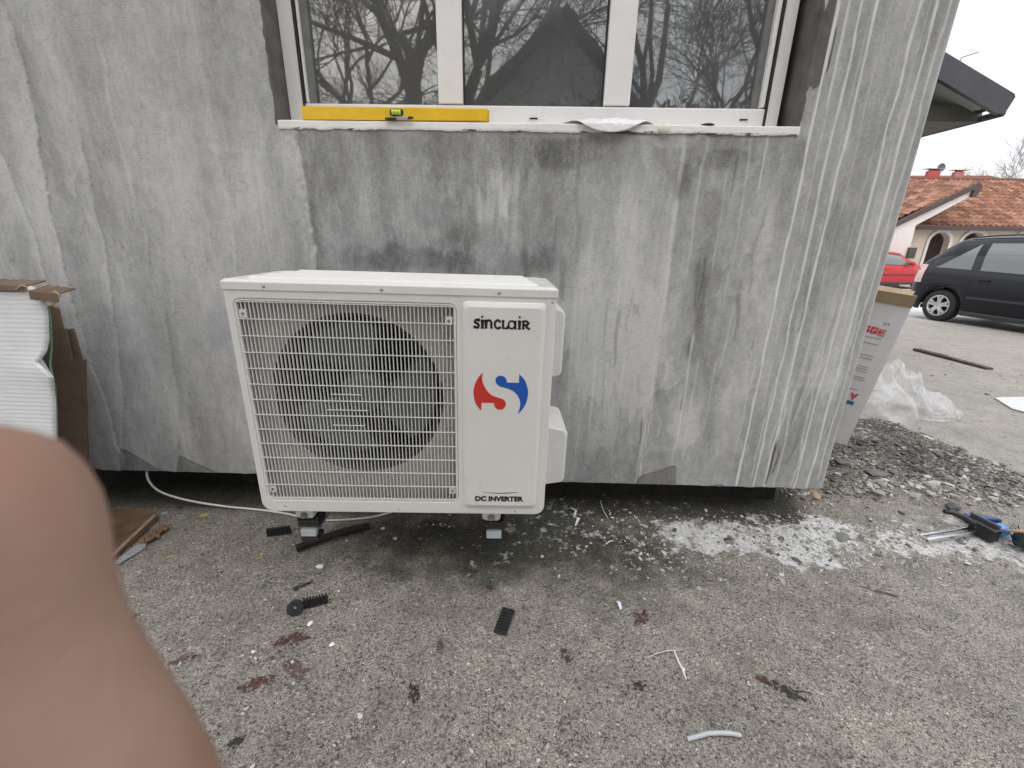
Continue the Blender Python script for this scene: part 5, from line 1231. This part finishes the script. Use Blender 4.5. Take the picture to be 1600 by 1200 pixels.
def tilehouse():
    D=19.5
    eL=onY(1432,353,D); eR=onY(1600,356,D); rg=onY(1600,283,D+4.2); ez=(eL.z+eR.z)/2; rz=rg.z
    t=thing('tiled_house','cream house with terracotta barrel tile roof, arches and red chimneys beyond the cars','house',(24,D+2,-.5))
    wm=simple('cream_plaster',(.52,.46,.38),.85,var=.12,scale=1.2); wp_=simple('white_plaster',(.60,.58,.56),.85,var=.06,scale=1.5); br=simple('barge_brown',(.07,.045,.045),.6)
    x0=eL.x-.1; x1=x0+14
    print('house eave',ez,'ridge',rz,'x0',x0)
    tiles('roof',x0-3,x1,D-.45,ez,D+4.2,rz,tile_m.m,t)
    G().box(x0-3,x1,D-.44,D-.38,ez-.16,ez-.01).build('eave_board',br,t)
    tiles('far_roof',x0-3,x1,D+8.6,ez,D+4.3,rz,tile_m.m,t)
    # arcade wall with arch openings
    gz=-.52; AR=[]
    def arch(px0,px1,ptop):
        a=onY(px0,400,D).x; b=onY(px1,400,D).x; zt=onY((px0+px1)/2,ptop,D).z; r=(b-a)/2; zc=zt-r*.95; c=(a+b)/2
        AR.append([(a,gz+.05)]+[(c-r*math.cos(math.pi*k/18),zc+r*.95*math.sin(math.pi*k/18)) for k in range(19)]+[(b,gz+.05)])
    arch(1444,1475,363); arch(1494,1531,363); arch(1577,1612,362)
    for s in (1640,1690,1740): arch(s,s+34,362)
    hole=[a[::-1] for a in AR]
    plate('wall',[[(x0-.2,gz),(x1,gz),(x1,ez+.05),(x0-.2,ez+.05)]]+hole,D+.12,.12,0,wm,t,local=False)
    for a in AR:   # raised surround
        n=len(a); out=[(x+(.11 if i>n/2 else -.11)*(1),z+(.10*math.sin(math.pi*i/(n-1)))) for i,(x,z) in enumerate(a)]
        plate('arch_surround',[out+a[::-1]],D-.02,.03,0,wp_,t,local=False)
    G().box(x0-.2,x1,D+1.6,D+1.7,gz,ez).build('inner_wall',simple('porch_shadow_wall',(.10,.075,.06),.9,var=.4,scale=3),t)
    # climbing plant in the first arch
    R=random.Random(8); g=G()
    for _ in range(700):
        x=R.uniform(AR[0][0][0],AR[0][-1][0]); z=R.uniform(gz,AR[0][9][1]-.15)*R.uniform(.6,1); y=D+.35+R.uniform(0,.3); s=R.uniform(.02,.05)
        q=[Vector((R.uniform(-1,1),R.uniform(-.5,.5),R.uniform(-1,1)))*s for _ in range(3)]; g.add([Vector((x,y,z))+k for k in q],[(0,1,2)])
    g.build('climber',simple('reddish_climber',(.10,.045,.045),.8,var=.5,scale=20),t)
    # projecting wing whose verge rises to the right
    lo=onY(1398,346,D-2.2); hi=onY(1526,284,D+1.8); sl=(hi.z-lo.z)/4.0
    xw=hi.x+.0
    # white side wall under the verge
    p=[onY(1403,350,D-2.6),onY(1528,290,D+.6)]
    vx=15.1
    A1=onY(1400,346,D-1.2); B1=onY(1527,285,D-1.2)
    s=(B1.z-A1.z)/(B1.x-A1.x); 
    def vz(x): return B1.z+s*(x-B1.x)
    xa=A1.x-3; xb=B1.x
    g=G(); g.prism([(xa,vz(xa)),(xb,vz(xb)),(xb+.18,vz(xb)-.15),(xb+.05,vz(xb)-.52),(xb-.12,vz(xb)-.50),(xb-.10,vz(xb)-.26),(xa,vz(xa)-.2)],D-1.30,D-1.18); g.build('barge_board',br,t)
    wl=[(xa,vz(xa)-.2),(xb-.10,vz(xb-.1)-.26),(xb-.12,vz(xb)-.52),(onY(1432,352,D-1.2).x,onY(1432,352,D-1.2).z),(onY(1427,372,D-1.2).x,onY(1427,372,D-1.2).z),(onY(1408,440,D-1.2).x,gz),(xa,gz)]
    G().prism(wl,D-1.17,D-.95).build('wing_gable',wp_,t)
    # wing roof climbing behind the barge board
    v=[];f=[];tn=[]; nx=150; ny=14; RR=np.random.RandomState(9)
    x_a,x_b=A1.x-3,B1.x
    rowz=[RR.rand(80) for _ in range(ny)]
    for j in range(ny):
        for e in (0,1):
            u=(j+e)/ny
            for k in range(nx+1):
                x=x_a+(x_b-x_a)*k/nx; y=D-1.15+5.5*u; base=vz(x)+.02+u*(rz-.05-vz(x_b))*0 
                zz=vz(x)*(1-u)+max(vz(x),rz-.1)*u
                ph=(x/.24)%1; h=.05*max(0,math.sin(ph*2*math.pi))+.03*(1-e); v.append((x,y,zz+h+.03)); tn.append(rowz[j][int((x-x_a)/.24)%80])
        b=j*2*(nx+1)
        for k in range(nx):
            f.append((b+k,b+k+1,b+nx+2+k,b+nx+1+k))
            if j: f.append((b+k,b-(nx+1)+k,b-(nx+1)+k+1,b+k+1))
    o=mesh('wing_roof',v,f,tile_m.m,t); at=o.data.attributes.new('tint','FLOAT','POINT'); at.data.foreach_set('value',np.array(tn,dtype=np.float32))
    # post box / vent by the arch
    q=onY(1423,395,D-1.2); G().box(q.x-.14,q.x+.14,D-1.28,D-1.18,q.z-.22,q.z+.2).build('wall_box',simple('dark_bronze',(.05,.05,.045),.5),t)
    # chimneys
    redp=simple('red_chimney_paint',(.42,.07,.065),.7,var=.1); redf=simple('faded_chimney_paint',(.42,.15,.15),.7,var=.1)
    for (pa,pb,pt,pbm,mt) in ((1448,1463,267,288,redp),(1489,1502,269,284,redf)):
        a=onY(pa,pt,D+4.5); b=onY(pb,pbm,D+4.5); c=G().box(a.x+.05,b.x-.04,D+4.4,D+4.6,b.z-.6,a.z).build('chimney',mt,t)
        G().box(a.x-.08,b.x+.12,D+4.35,D+4.7,a.z+.08,a.z+.10).build('chimney_cap',simple('cap_grey',(.35,.33,.35),.6),c); G().box(a.x+.12,b.x-.10,D+4.45,D+4.55,a.z,a.z+.08).build('flue_opening',simple('flue_dark',(.12,.10,.10),.8),c)
    dcn=onY(1470,262,D+4.8); dish=G(); dish.lathe([(0,.02),(.12,.0),(.20,-.03)],20,(dcn.x,D+4.8,dcn.z),'Y'); dish.tube([(dcn.x,D+4.85,dcn.z),(dcn.x,D+4.85,rz-.2)],.02,6); dish.build('satellite_dish',simple('dish_grey',(.12,.11,.14),.5),t)
    # ridge cap
    G().tube([(x0-3,D+4.25,rz+.03),(x1,D+4.25,rz+.03)],.10,10).build('ridge_cap',tile_m.m,t)
    t2=thing('far_roof_house','low house roof just visible behind the ridge of the tiled house','house',(20,34,-.5))
    a=onY(1425,275,32); b=onY(1600,284,32); 
    G().prism([(a.x-2,a.z-3),(a.x-2,a.z),(a.x+5,a.z+.1),(a.x+9,a.z-.6),(a.x+9,a.z-3)],32,38).build('roof_mass',simple('old_roof_red',(.30,.14,.12),.8,var=.2,scale=2),t2)
    G().box(a.x-1.5,a.x+8.5,33,37,-.5,a.z-2.9).build('wall',wp_,t2)
tilehouse()
# ---------------------------------------------------------------- cars
def car_paint(name,c,fl=.3):
    m=N(name); m.base(c); m.set(Roughness=.4,Metallic=0.0,Specular_IOR_Level=.25); m.b.inputs['Coat Weight'].default_value=.22; m.b.inputs['Coat Roughness'].default_value=.06
    return m.m
car_glass=N('car_glass'); car_glass.base((.11,.125,.12)); car_glass.set(Roughness=.05,Specular_IOR_Level=1.0); car_glass.b.inputs['Coat Weight'].default_value=1
tyre_m=simple('tyre_rubber',(.02,.02,.021),.8,var=.2); rim_m=simple('alloy',(.50,.50,.51),.3,metal=.7,var=.06)
trim=simple('black_trim',(.025,.025,.027),.5)
def build_car(name,label,cat,loc,heading,paint,P):
    """car in local axes: x forward from rear bumper, y left, z up; P: profile data"""
    t=thing(name,label,cat,loc,(0,0,heading)); L=P['L']; WB=P['wb']; XR_=P['xr']; HW=P['hw']; wr=P['wr']
    wx=[XR_,XR_+WB]
    bx,bz=zip(*P['belt']); rx,rz=zip(*P['roof'])
    xs=sorted(set([round(L*k/110,4) for k in range(111)]))
    v=[];f=[];K=13
    def sect(x):
        endr=min(1,x/.28); endf=min(1,(L-x)/.55); taper=(1-(1-endr)**2.2*.16)*(1-(1-endf)**2.2*.28)
        b=float(np.interp(x,bx,bz)); r=float(np.interp(x,rx,rz)); r=max(r,b+.01)
        zs=.20
        for w in wx:
            d=abs(x-w); Rr=wr+.055
            if d<Rr: zs=max(zs,wr+math.sqrt(Rr*Rr-d*d))
        zs=min(zs,b-.05)
        hw=HW*taper; lift=max(0,(.25-x)/.25)*.12+max(0,(x-L+.35)/.35)*.10; zs=max(zs,.2+lift)
        gh_=(r-b)
        cab=min(1,gh_/.35)
        pts=[(hw*.93,zs),(hw*.985,max(zs,.34)+.001),(hw*1.0,max(zs,.55)+.002),(hw*.995,max(zs,.75)+.003),(hw*.975,max(zs+.004,b-.10)),(hw*.945,max(zs+.006,b-.01)),(hw*.93,max(zs+.008,b)),
             (hw*(.93-.10*cab*.5),b+gh_*.5),(hw*(.93-.17*cab),b+gh_*.86),(hw*(.93-.24*cab),b+gh_*.95),(hw*.55,b+gh_*.995+.0),(hw*.25,b+gh_*1.0+.012),(0,b+gh_*1.0+.018)]
        return pts
    S_=[sect(x) for x in xs]
    for side in (1,-1):
        n0=len(v)
        for x,s in zip(xs,S_): v+=[(x,side*y,z) for y,z in s]
        for i in range(len(xs)-1):
            for k in range(K-1):
                q=(n0+i*K+k,n0+i*K+k+1,n0+(i+1)*K+k+1,n0+(i+1)*K+k); f.append(q if side<0 else q[::-1])
    # ends + floor
    nn=len(xs)
    for i in (0,nn-1):
        a=[i*K+k for k in range(K)]; b=[nn*K+i*K+k for k in range(K)]
        f.append(tuple(a+b[::-1]))
    body=mesh('body',v,f,paint,t,local=True,smooth=True)
    for p in body.data.polygons:
        if len(p.vertices)>4: p.use_smooth=False
    g=G(); g.box(.3,L-.4,-HW*.86,HW*.86,.22,.30); 
    g.build('underbody',trim,t,local=True)
    def surf(x,u):     # point on the glasshouse side, u 0 belt .. 1 roof rail
        s=sect(x); (y0,z0),(y1,z1),(y2,z2)=s[6],s[7],s[8]
        if u<.58: w=u/.58; y,z=y0+(y1-y0)*w,z0+(z1-z0)*w
        else: w=(u-.58)/.42; y,z=y1+(y2-y1)*w,z1+(z2-z1)*w
        return y,z
    for side in (1,-1):
        for wn_,poly in P['win']:
            # poly: list of (xbottom, xtop) left and right edges
            (xb0,xt0,u0),(xb1,xt1,u1)=poly; v=[];f=[]; nxq,nu=14,6
            for i in range(nxq+1):
                for j in range(nu+1):
                    u=.06+(.88)*j/nu; a=i/nxq; umax=u0+(u1-u0)*a; uu=.06+(umax-.06)*j/nu
                    x=(xb0+(xt0-xb0)*j/nu)*(1-a)+(xb1+(xt1-xb1)*j/nu)*a; y,z=surf(x,uu); v.append((x,side*(y+.006),z))
            for i in range(nxq):
                for j in range(nu):
                    q=i*(nu+1)+j; f.append((q,q+nu+1,q+nu+2,q+1) if side<0 else (q,q+1,q+nu+2,q+nu+1))
            mesh(wn_,v,f,car_glass.m,t,local=True,smooth=True)
        # dark window band behind the panes
        v=[];f=[]; xa,xb_=P['band']; n=40
        for i in range(n+1):
            x=xa+(xb_-xa)*i/n
            for u in (.0,.5,.985): y,z=surf(x,u); v.append((x,side*(y+.0025),z))
        for i in range(n):
            for j in range(2): q=i*3+j; f.append((q,q+3,q+4,q+1) if side<0 else (q,q+1,q+4,q+3))
        mesh('window_surround',v,f,black_plastic,t,local=True,smooth=True)
        # sill trim, door gaps, rub strip
        g=G(); 
        for xd in P['gaps']:
            pts=[]
            for k in range(9):
                zz=.42+(float(np.interp(xd,bx,bz))-.44)*k/8; s=sect(xd); yy=float(np.interp(zz,[q[1] for q in s[:7]],[q[0] for q in s[:7]])); pts.append((xd+.02*math.sin(k*.5),side*(yy+.0005),zz))
            g.tube(pts,.004,5)
        g.build('door_gap',black_plastic,t,local=True)
        g=G(); s=sect(wx[0]+WB/2); g.box(wx[0]+wr+.12,wx[1]-wr-.12,*sorted((side*(HW*.975),side*(HW*1.008))),P['strip'],P['strip']+.05); g.build('side_strip',trim,t,local=True,bevel=.01)
        g=G(); g.box(wx[0]+wr+.07,wx[1]-wr-.07,*sorted((side*(HW*.90),side*(HW*.985))),.18,.27); g.build('rocker',trim,t,local=True,bevel=.02)
        for xh in P['handles']:
            s=sect(xh); zz=float(np.interp(xh,bx,bz))-.13; yy=float(np.interp(zz,[q[1] for q in s[:7]],[q[0] for q in s[:7]])); g=G(); g.box(xh-.09,xh+.09,*sorted((side*yy,side*(yy+.03))),zz-.012,zz+.014); g.build('door_handle',paint,t,local=True,bevel=.008)
        if P.get('rail'):
            g=G(); r0,r1=P['rail']; pts=[]
            for k in range(15):
                x=r0+(r1-r0)*k/14; s=sect(x); pts.append((x,side*(s[9][0]-.02),s[9][1]+.03+.02*math.sin(math.pi*k/14)))
            g.tube(pts,.014,8); g.build('roof_rail',trim,t,local=True,smooth=True)
        # mirror
        xm=P['mirror']; y,z=surf(xm,.1); g=G(); bm=bmesh.new(); bmesh.ops.create_icosphere(bm,subdivisions=2,radius=1); g.add([(xm+q.co.x*.07,side*(y+.13)+q.co.y*.10,z+.07+q.co.z*.075) for q in bm.verts],[tuple(k.index for k in q.verts) for q in bm.faces]); bm.free(); g.tube([(xm,side*(y-.02),z+.02),(xm,side*(y+.1),z+.05)],.02,6); g.build('mirror',paint,t,local=True,smooth=True)
        # lamps
        s0=sect(.10); zt=float(np.interp(.1,bx,bz)); 
        v=[];f=[]; n=8; tl0,tl1=P['tail']
        for j in range(n+1):
            z=tl0+(tl1-tl0)*j/n; 
            for xq in (-.004,.05,.16,P.get('tlw',.2)):
                s=sect(max(0.0,xq)); zz_=[q[1] for q in s[:9]]; yy=float(np.interp(z,zz_,[q[0] for q in s[:9]])) ; xoff=xq
                v.append((xoff if xq>0 else -.004,side*(yy+.007 if xq>0 else yy*.80),z))
        for j in range(n):
            for k in range(3): q=j*4+k; f.append((q,q+1,q+5,q+4) if side<0 else (q,q+4,q+5,q+1))
        mesh('tail_lamp',v,f,P['tailmat'],t,local=True,smooth=True)
        g=G(); s=sect(L-.25); g.box(L-.34,L-.16,*sorted((side*(s[3][0]*.80),side*(s[3][0]*1.004))),.62,.76); g.build('headlight',simple('headlamp',(.5,.5,.5),.15),t,local=True,bevel=.02)
    for x in wx:
        for side in (1,-1):
            yw=side*(HW-.115)
            wt=G(); wt.lathe([(wr*.62,-.10),(wr*.9,-.105),(wr*.985,-.08),(wr,-.04),(wr,.04),(wr*.985,.08),(wr*.9,.105),(wr*.62,.10),(wr*.62,-.10)],40,(x,yw,wr),'Y'); wh=wt.build('wheel',tyre_m,t,local=True,smooth=True)
            r=G(); o=side
            r.lathe([(wr*.64,o*.098),(wr*.66,o*.106),(wr*.60,o*.108),(wr*.57,o*.095),(wr*.56,o*.02)],36,(x,yw,wr),'Y'); r.lathe([(0,o*.100),(wr*.12,o*.099),(wr*.15,o*.088)],18,(x,yw,wr),'Y')
            for k in range(5):
                a=2*math.pi*k/5+.3
                c,s_=math.cos(a),math.sin(a); p0=Vector((x+c*wr*.08,yw+o*.088,wr+s_*wr*.08)); p1=Vector((x+c*wr*.36,yw+o*.098,wr+s_*wr*.36))
                for dd in (-.22,.22):
                    p2=Vector((x+math.cos(a+dd)*wr*.60,yw+o*.094,wr+math.sin(a+dd)*wr*.60)); r.bar(p1-(p1-p0)*.3,p2,.045,.03,Vector((0,1,0)))
                r.bar(p0,p1,.075,.03,Vector((0,1,0)))
            r.build('rim',rim_m,wh,local=True)
            d=G(); d.lathe([(0,o*.03),(wr*.58,o*.03)],24,(x,yw,wr),'Y'); d.build('wheel_back',simple('brake_dark',(.02,.02,.02),.6),wh,local=True)
            g=G(); g.lathe([(wr+.05,-.12),(wr+.05,.09)],30,(x,yw,wr),'Y'); 
            g.v=[p for p in g.v]; 
            mesh('wheel_well',[p for p in g.v],[q for q in g.f if all(g.v[i].z>wr*.9 for i in q)],trim,t,local=True)
    # plates of glass front and rear
    return t
navy=car_paint('dark_navy_paint',(.007,.008,.014)); redc=car_paint('red_paint',(.42,.025,.03))
tailw=simple('clear_tail_lamp',(.62,.44,.43),.2,var=.2,scale=12)
# dark minivan: rear wheel touches at px (1463,500)
pr=onG(1463,501); hd=math.radians(-90+10.3)
fw=Vector((math.cos(hd),math.sin(hd),0)); lf=Vector((-fw.y,fw.x,0))
XR1=.72; HW1=.885; side=-1    # its right side faces the camera
org=pr-fw*XR1+lf*(HW1-.10)
zc=float(gh(pr.x,pr.y))
minivan=dict(L=4.45,wb=2.70,xr=XR1,hw=HW1,wr=.315,
  belt=[(0,1.00),(.3,1.03),(1.2,1.00),(2.6,.955),(3.4,.93),(3.75,.86),(4.2,.74),(4.45,.60)],
  roof=[(0,1.05),(.12,1.16),(.42,1.48),(.62,1.62),(1.1,1.655),(1.8,1.67),(2.5,1.635),(2.9,1.50),(3.55,1.02),(3.75,.90),(4.2,.76),(4.45,.61)],
  win=[('quarter_window',((.42,.78,.55),(1.05,1.02,.93))),('rear_door_window',((1.20,1.16,.93),(2.05,2.02,.93))),('front_door_window',((2.14,2.11,.93),(3.05,2.62,.80)))],
  band=(.34,3.2),gaps=(1.12,2.09,3.12),handles=(1.35,2.28),strip=.50,rail=(.75,2.55),mirror=3.0,tail=(.74,1.10),tlw=.26,tailmat=tailw)
build_car('minivan','dark navy minivan parked with its rear wheel nearest the wall corner','car',(org.x,org.y,zc-.0),hd,navy,minivan)
# red hatchback, nose to the right, partly hidden
pr=onG(1433,452); hd2=math.radians(8)
fw=Vector((math.cos(hd2),math.sin(hd2),0)); lf=Vector((-fw.y,fw.x,0))
hatch=dict(L=3.85,wb=2.46,xr=.60,hw=.83,wr=.29,
  belt=[(0,.86),(.3,.92),(1.2,.91),(2.5,.87),(2.95,.84),(3.3,.76),(3.7,.64),(3.85,.5)],
  roof=[(0,.95),(.12,1.1),(.35,1.34),(.8,1.42),(1.4,1.43),(2.0,1.37),(2.75,.93),(2.95,.86),(3.3,.77),(3.7,.65),(3.85,.52)],
  win=[('rear_window',((.35,.55,.85),(1.15,1.15,.93))),('door_window',((1.22,1.22,.93),(2.45,1.95,.80)))],
  band=(.3,2.55),gaps=(1.18,2.52),handles=(1.35,),strip=.52,mirror=2.35,tail=(.7,.95),tlw=.15,tailmat=simple('red_tail_lamp',(.35,.02,.02),.2))
xr2=hatch['xr']+hatch['wb']; org=pr-fw*xr2+lf*(.73)
build_car('hatchback','small red hatchback parked behind the dark minivan in front of the arches','car',(org.x,org.y,float(gh(pr.x,pr.y))),hd2,redc,hatch)

# ---------------------------------------------------------------- trees
bark=simple('bark',(.060,.052,.045),.9,var=.4,scale=8,bump=.5,bscale=20,bd=.01); twigm=simple('twig_bark',(.075,.062,.058),.9,var=.3,scale=8)
def tree(label,loc,H,r0,seed,levels=5,spread=.6,twigs=4,fork=.35,lean=(0,0),name='bare_tree',mat=None,droop=.0,mat2=None,tw=.006):
    R=random.Random(seed); t=thing(name,label,'tree',loc,(0,0,0),'bare trees'); A=G(); B=G(); cnt=[0]
    def grow(p,d,L,r,lv):
        n=5 if lv<2 else 4; pts=[p.copy()]; rad=[r]
        for k in range(n):
            d=(d+Vector((R.gauss(0,.16),R.gauss(0,.16),R.gauss(0,.08)-droop*lv*.05))).normalized(); p=p+d*L/n; pts.append(p.copy()); rad.append(max(tw*.6,r*(1-.42*(k+1)/n)))
        (A if lv<3 else B).tube(pts,rad,8 if lv<2 else (5 if lv<4 else 3),cap=False)
        if lv>=levels: return
        nb=R.choice((3,4)) if lv<3 else twigs+R.choice((0,1))
        for q in range(nb):
            a=R.uniform(0,6.283) ; s=spread*R.uniform(.6,1.3); o=d.orthogonal().normalized(); o2=d.cross(o); nd=(d*math.cos(s)+(o*math.cos(a)+o2*math.sin(a))*math.sin(s)); nd.z+=.12; nd.normalize()
            i=len(pts)-1 if q<2 else R.randint(1,len(pts)-1)
            grow(pts[i],nd,L*R.uniform(.58,.82),rad[i]*R.uniform(.55,.85),lv+1)
    grow(Vector((0,0,-.1)),Vector((lean[0],lean[1],1)).normalized(),H*fork,r0,0)
    A.build('trunk',mat or bark,t,local=True,smooth=True); B.build('crown',mat2 or twigm,t,local=True); return t
tree('bare spreading tree across the yard, mirrored large in the left pane',(-2.1,-4.6,0),10,.24,14,6,.62,4,.36,(.03,0))
tree('bare tree further back in the garden, reflected between the left and middle panes',(-.3,-8.0,0),11,.22,11,6,.60,4,.33,(-.1,0))
tree('bare tree with drooping twigs, reflected at the far left of the window',(-4.2,-5.6,0),10,.18,17,6,.6,4,.30,(.05,0))
tree('bare branched tree before the gabled house, reflected in the middle pane',(1.6,-6.0,0),10,.17,21,6,.65,4,.32,(.12,0))
tree('bare twiggy tree reflected in the right pane',(3.6,-5.2,0),9.5,.15,31,6,.58,4,.33,(-.05,0))
tree('tall bare tree beyond the yard at the left, faint in the left pane',(-7.2,-13,0),13,.22,51,6,.6,4,.33,(0,0),tw=.012)
tree('tall bare tree behind the gabled house at its left, faint in the left pane',(-5.0,-14.5,0),13,.22,52,6,.6,4,.33,(0,0),tw=.012)
tree('tall bare tree beside the gabled house at its right, faint in the right pane',(6.0,-13.5,0),13,.22,53,6,.6,4,.33,(0,0),tw=.012)
tree('tall bare tree farthest right, faint at the edge of the right pane',(8.6,-14,0),13,.22,54,6,.6,4,.33,(0,0),tw=.012)
hz_=simple('distant_twigs',(.25,.22,.23),.9)
tree('bare pale tree rising behind the tiled roof at the right edge',(33.0,30,-.5),9.0,.2,5,6,.6,4,.35,(0,0),mat=hz_,mat2=hz_,tw=.012)
tree('second bare pale tree behind the tiled roof beyond the right edge',(38.0,31,-.5),10,.22,6,6,.55,3,.35,(0,0),mat=hz_,mat2=hz_,tw=.012)
# ---------------------------------------------------------------- gabled house behind the camera (seen in the glass)
def gable():
    t=thing('gabled_house','grey gabled house across the yard whose gable shows reflected in the middle pane','house',(.9,-11,0))
    c=.9; w=4.4; eave=2.6; ap=6.9
    G().prism([(c-w,-.2),(c+w,-.2),(c+w,eave),(c,ap-.15),(c-w,eave)],-11,-18).build('wall',simple('grey_render',(.50,.50,.48),.9,var=.2,scale=1),t)
    for s in (-1,1):
        a=Vector((c,0,ap)); b=Vector((c+s*(w+.5),0,eave-.5)); n=Vector((-(b-a).z,0,(b-a).x)).normalized(); n=n if n.z>0 else -n
        v=[Vector((p.x,y,p.z))+n*o for y in (-10.6,-18.3) for p,o in ((a,0),(b,0),(b,.14),(a,.14))]
        mesh('roof',v,[(0,1,2,3),(7,6,5,4),(0,4,5,1),(1,5,6,2),(2,6,7,3),(3,7,4,0)],simple('roof_grey',(.10,.09,.085),.85,var=.2),t)
    for x in (-2,2):
        f=G().box(c+x-.5,c+x+.5,-11.04+.0,-10.97,1.0,2.3).build('window',white_pvc,t); G().box(c+x-.42,c+x+.42,-10.968,-10.95,1.08,2.22).build('pane',car_glass.m,f)
gable()
def hedge(label,x,y,w,d,h,seed):
    t=thing('hedge',label,'hedge',(x,y,0)); R=random.Random(seed); g=G(); s=G()
    for _ in range(9000):
        a,b,c=R.uniform(-1,1),R.uniform(-1,1),R.random()
        k=1-.25*c; hh=h*(.8+.25*float(vn(a*4+seed,b*4,3))); p=Vector((a*w/2*k,b*d/2*k,c*hh)); q=R.uniform(.03,.08)
        g.add([p+Vector((R.uniform(-q,q),R.uniform(-q,q),R.uniform(-q,q))) for _ in range(4)],[(0,1,2,3)])
    for k in range(14):
        xx=(-.45+.9*k/13)*w; s.tube([(xx,0,-.05),(xx+R.uniform(-.1,.1),R.uniform(-.1,.1),h*.7)],[.03,.012],6)
    g.build('foliage',simple('hedge_green',(.035,.045,.025),.8,var=.5,scale=12),t,local=True); s.build('stems',bark,t,local=True)
hedge('dark evergreen hedge under the gable, reflected along the bottom of the middle pane',1.0,-4.6,5.5,.9,3.2,4)

# ---------------------------------------------------------------- the photographer's hand over the lens corner
skin=N('skin'); vv=skin.co()
c=skin.ramp(skin.noise(vv,55,4),[(.3,(.24,.150,.108)),(.55,(.275,.176,.13)),(.75,(.30,.20,.15))]); c=skin.mix(skin.mr(skin.noise(vv,70,3),.42,.68,0,.75),c,(.26,.145,.105))
skin.base(c); skin.set(Roughness=.5,Specular_IOR_Level=.35); skin.b.inputs['Subsurface Weight'].default_value=.15; skin.b.inputs['Subsurface Radius'].default_value=(.01,.004,.002); skin.b.inputs['Subsurface Scale'].default_value=.3
skin.bump(skin.ma('ADD',skin.noise(skin.co((1,1,3)),160,4),skin.noise(vv,600,3)),.16,.0008)
def hand():
    D=.040; s=D/F
    def cp(px,py,dz=0): return CAM+M@Vector(((px-800)*s*(1+dz/D),(600-py)*s*(1+dz/D),-(D+dz)))
    t=thing('person','bare blurred hand of the person taking the picture, its finger covering the lower left corner','person',cp(300,2600,.02))
    nodes=[];edges=[]
    def chain(parent,pts):
        prev=parent
        for px,py,dz,r in pts:
            nodes.append((cp(px,py,dz),r*s)); k=len(nodes)-1
            if prev is not None: edges.append((prev,k))
            prev=k
        return prev
    # palm/wrist root far below the frame
    w=chain(None,[(900,3300,.035,520)]); pm=chain(w,[(760,2700,.03,560),(640,2250,.02,520)])
    # the finger in front of the lens: its tip at the upper left
    chain(pm,[(300,1900,.006,270),(150,1490,.001,240),(42,1250,.0,234),(-55,1010,.0,178),(-62,835,.0,205),(-160,725,.002,185)])
    # the other fingers curl below the frame, clear of the view
    chain(pm,[(950,2150,.022,250),(1020,1900,.030,220),(860,1760,.045,200),(700,1800,.055,170)])
    chain(pm,[(1180,2400,.030,250),(1330,2200,.040,220),(1200,2020,.055,195),(1050,2050,.065,165)])
    chain(pm,[(1330,2720,.035,230),(1540,2560,.045,200),(1440,2380,.06,175),(1300,2400,.065,150)])
    chain(pm,[(380,2500,.03,280),(160,2250,.035,240),(60,2020,.035,210),(30,1860,.035,170)])
    me=bpy.data.meshes.new('hand'); R_=root_inv(t); me.from_pydata([R_@n[0] for n in nodes],edges,[]); me.update()
    o=bpy.data.objects.new('hand',me); COL.objects.link(o); o.parent=t
    md=o.modifiers.new('skin','SKIN'); 
    for k,(p,r) in enumerate(nodes): me.skin_vertices[0].data[k].radius=(r,r)
    me.skin_vertices[0].data[0].use_root=True
    md.use_smooth_shade=True
    sb=o.modifiers.new('sub','SUBSURF'); sb.levels=2; sb.render_levels=3
    ev=o.evaluated_get(bpy.context.evaluated_depsgraph_get()); m2=bpy.data.meshes.new_from_object(ev); o.modifiers.clear(); o.data=m2; m2.materials.clear(); m2.materials.append(skin.m)
    for p in m2.polygons: p.use_smooth=True
    # sleeve round the wrist
    a=cp(900,3300,.035); b=a+Vector((.03,-.16,-.22)); g=G(); g.tube([a.lerp(b,k/8) for k in range(9)],[.045+.004*(k%2)+.004*k/8 for k in range(9)],24); g.build('sleeve',simple('dark_sleeve',(.03,.035,.05),.9,bump=.4,bscale=60),t,smooth=True)
hand()
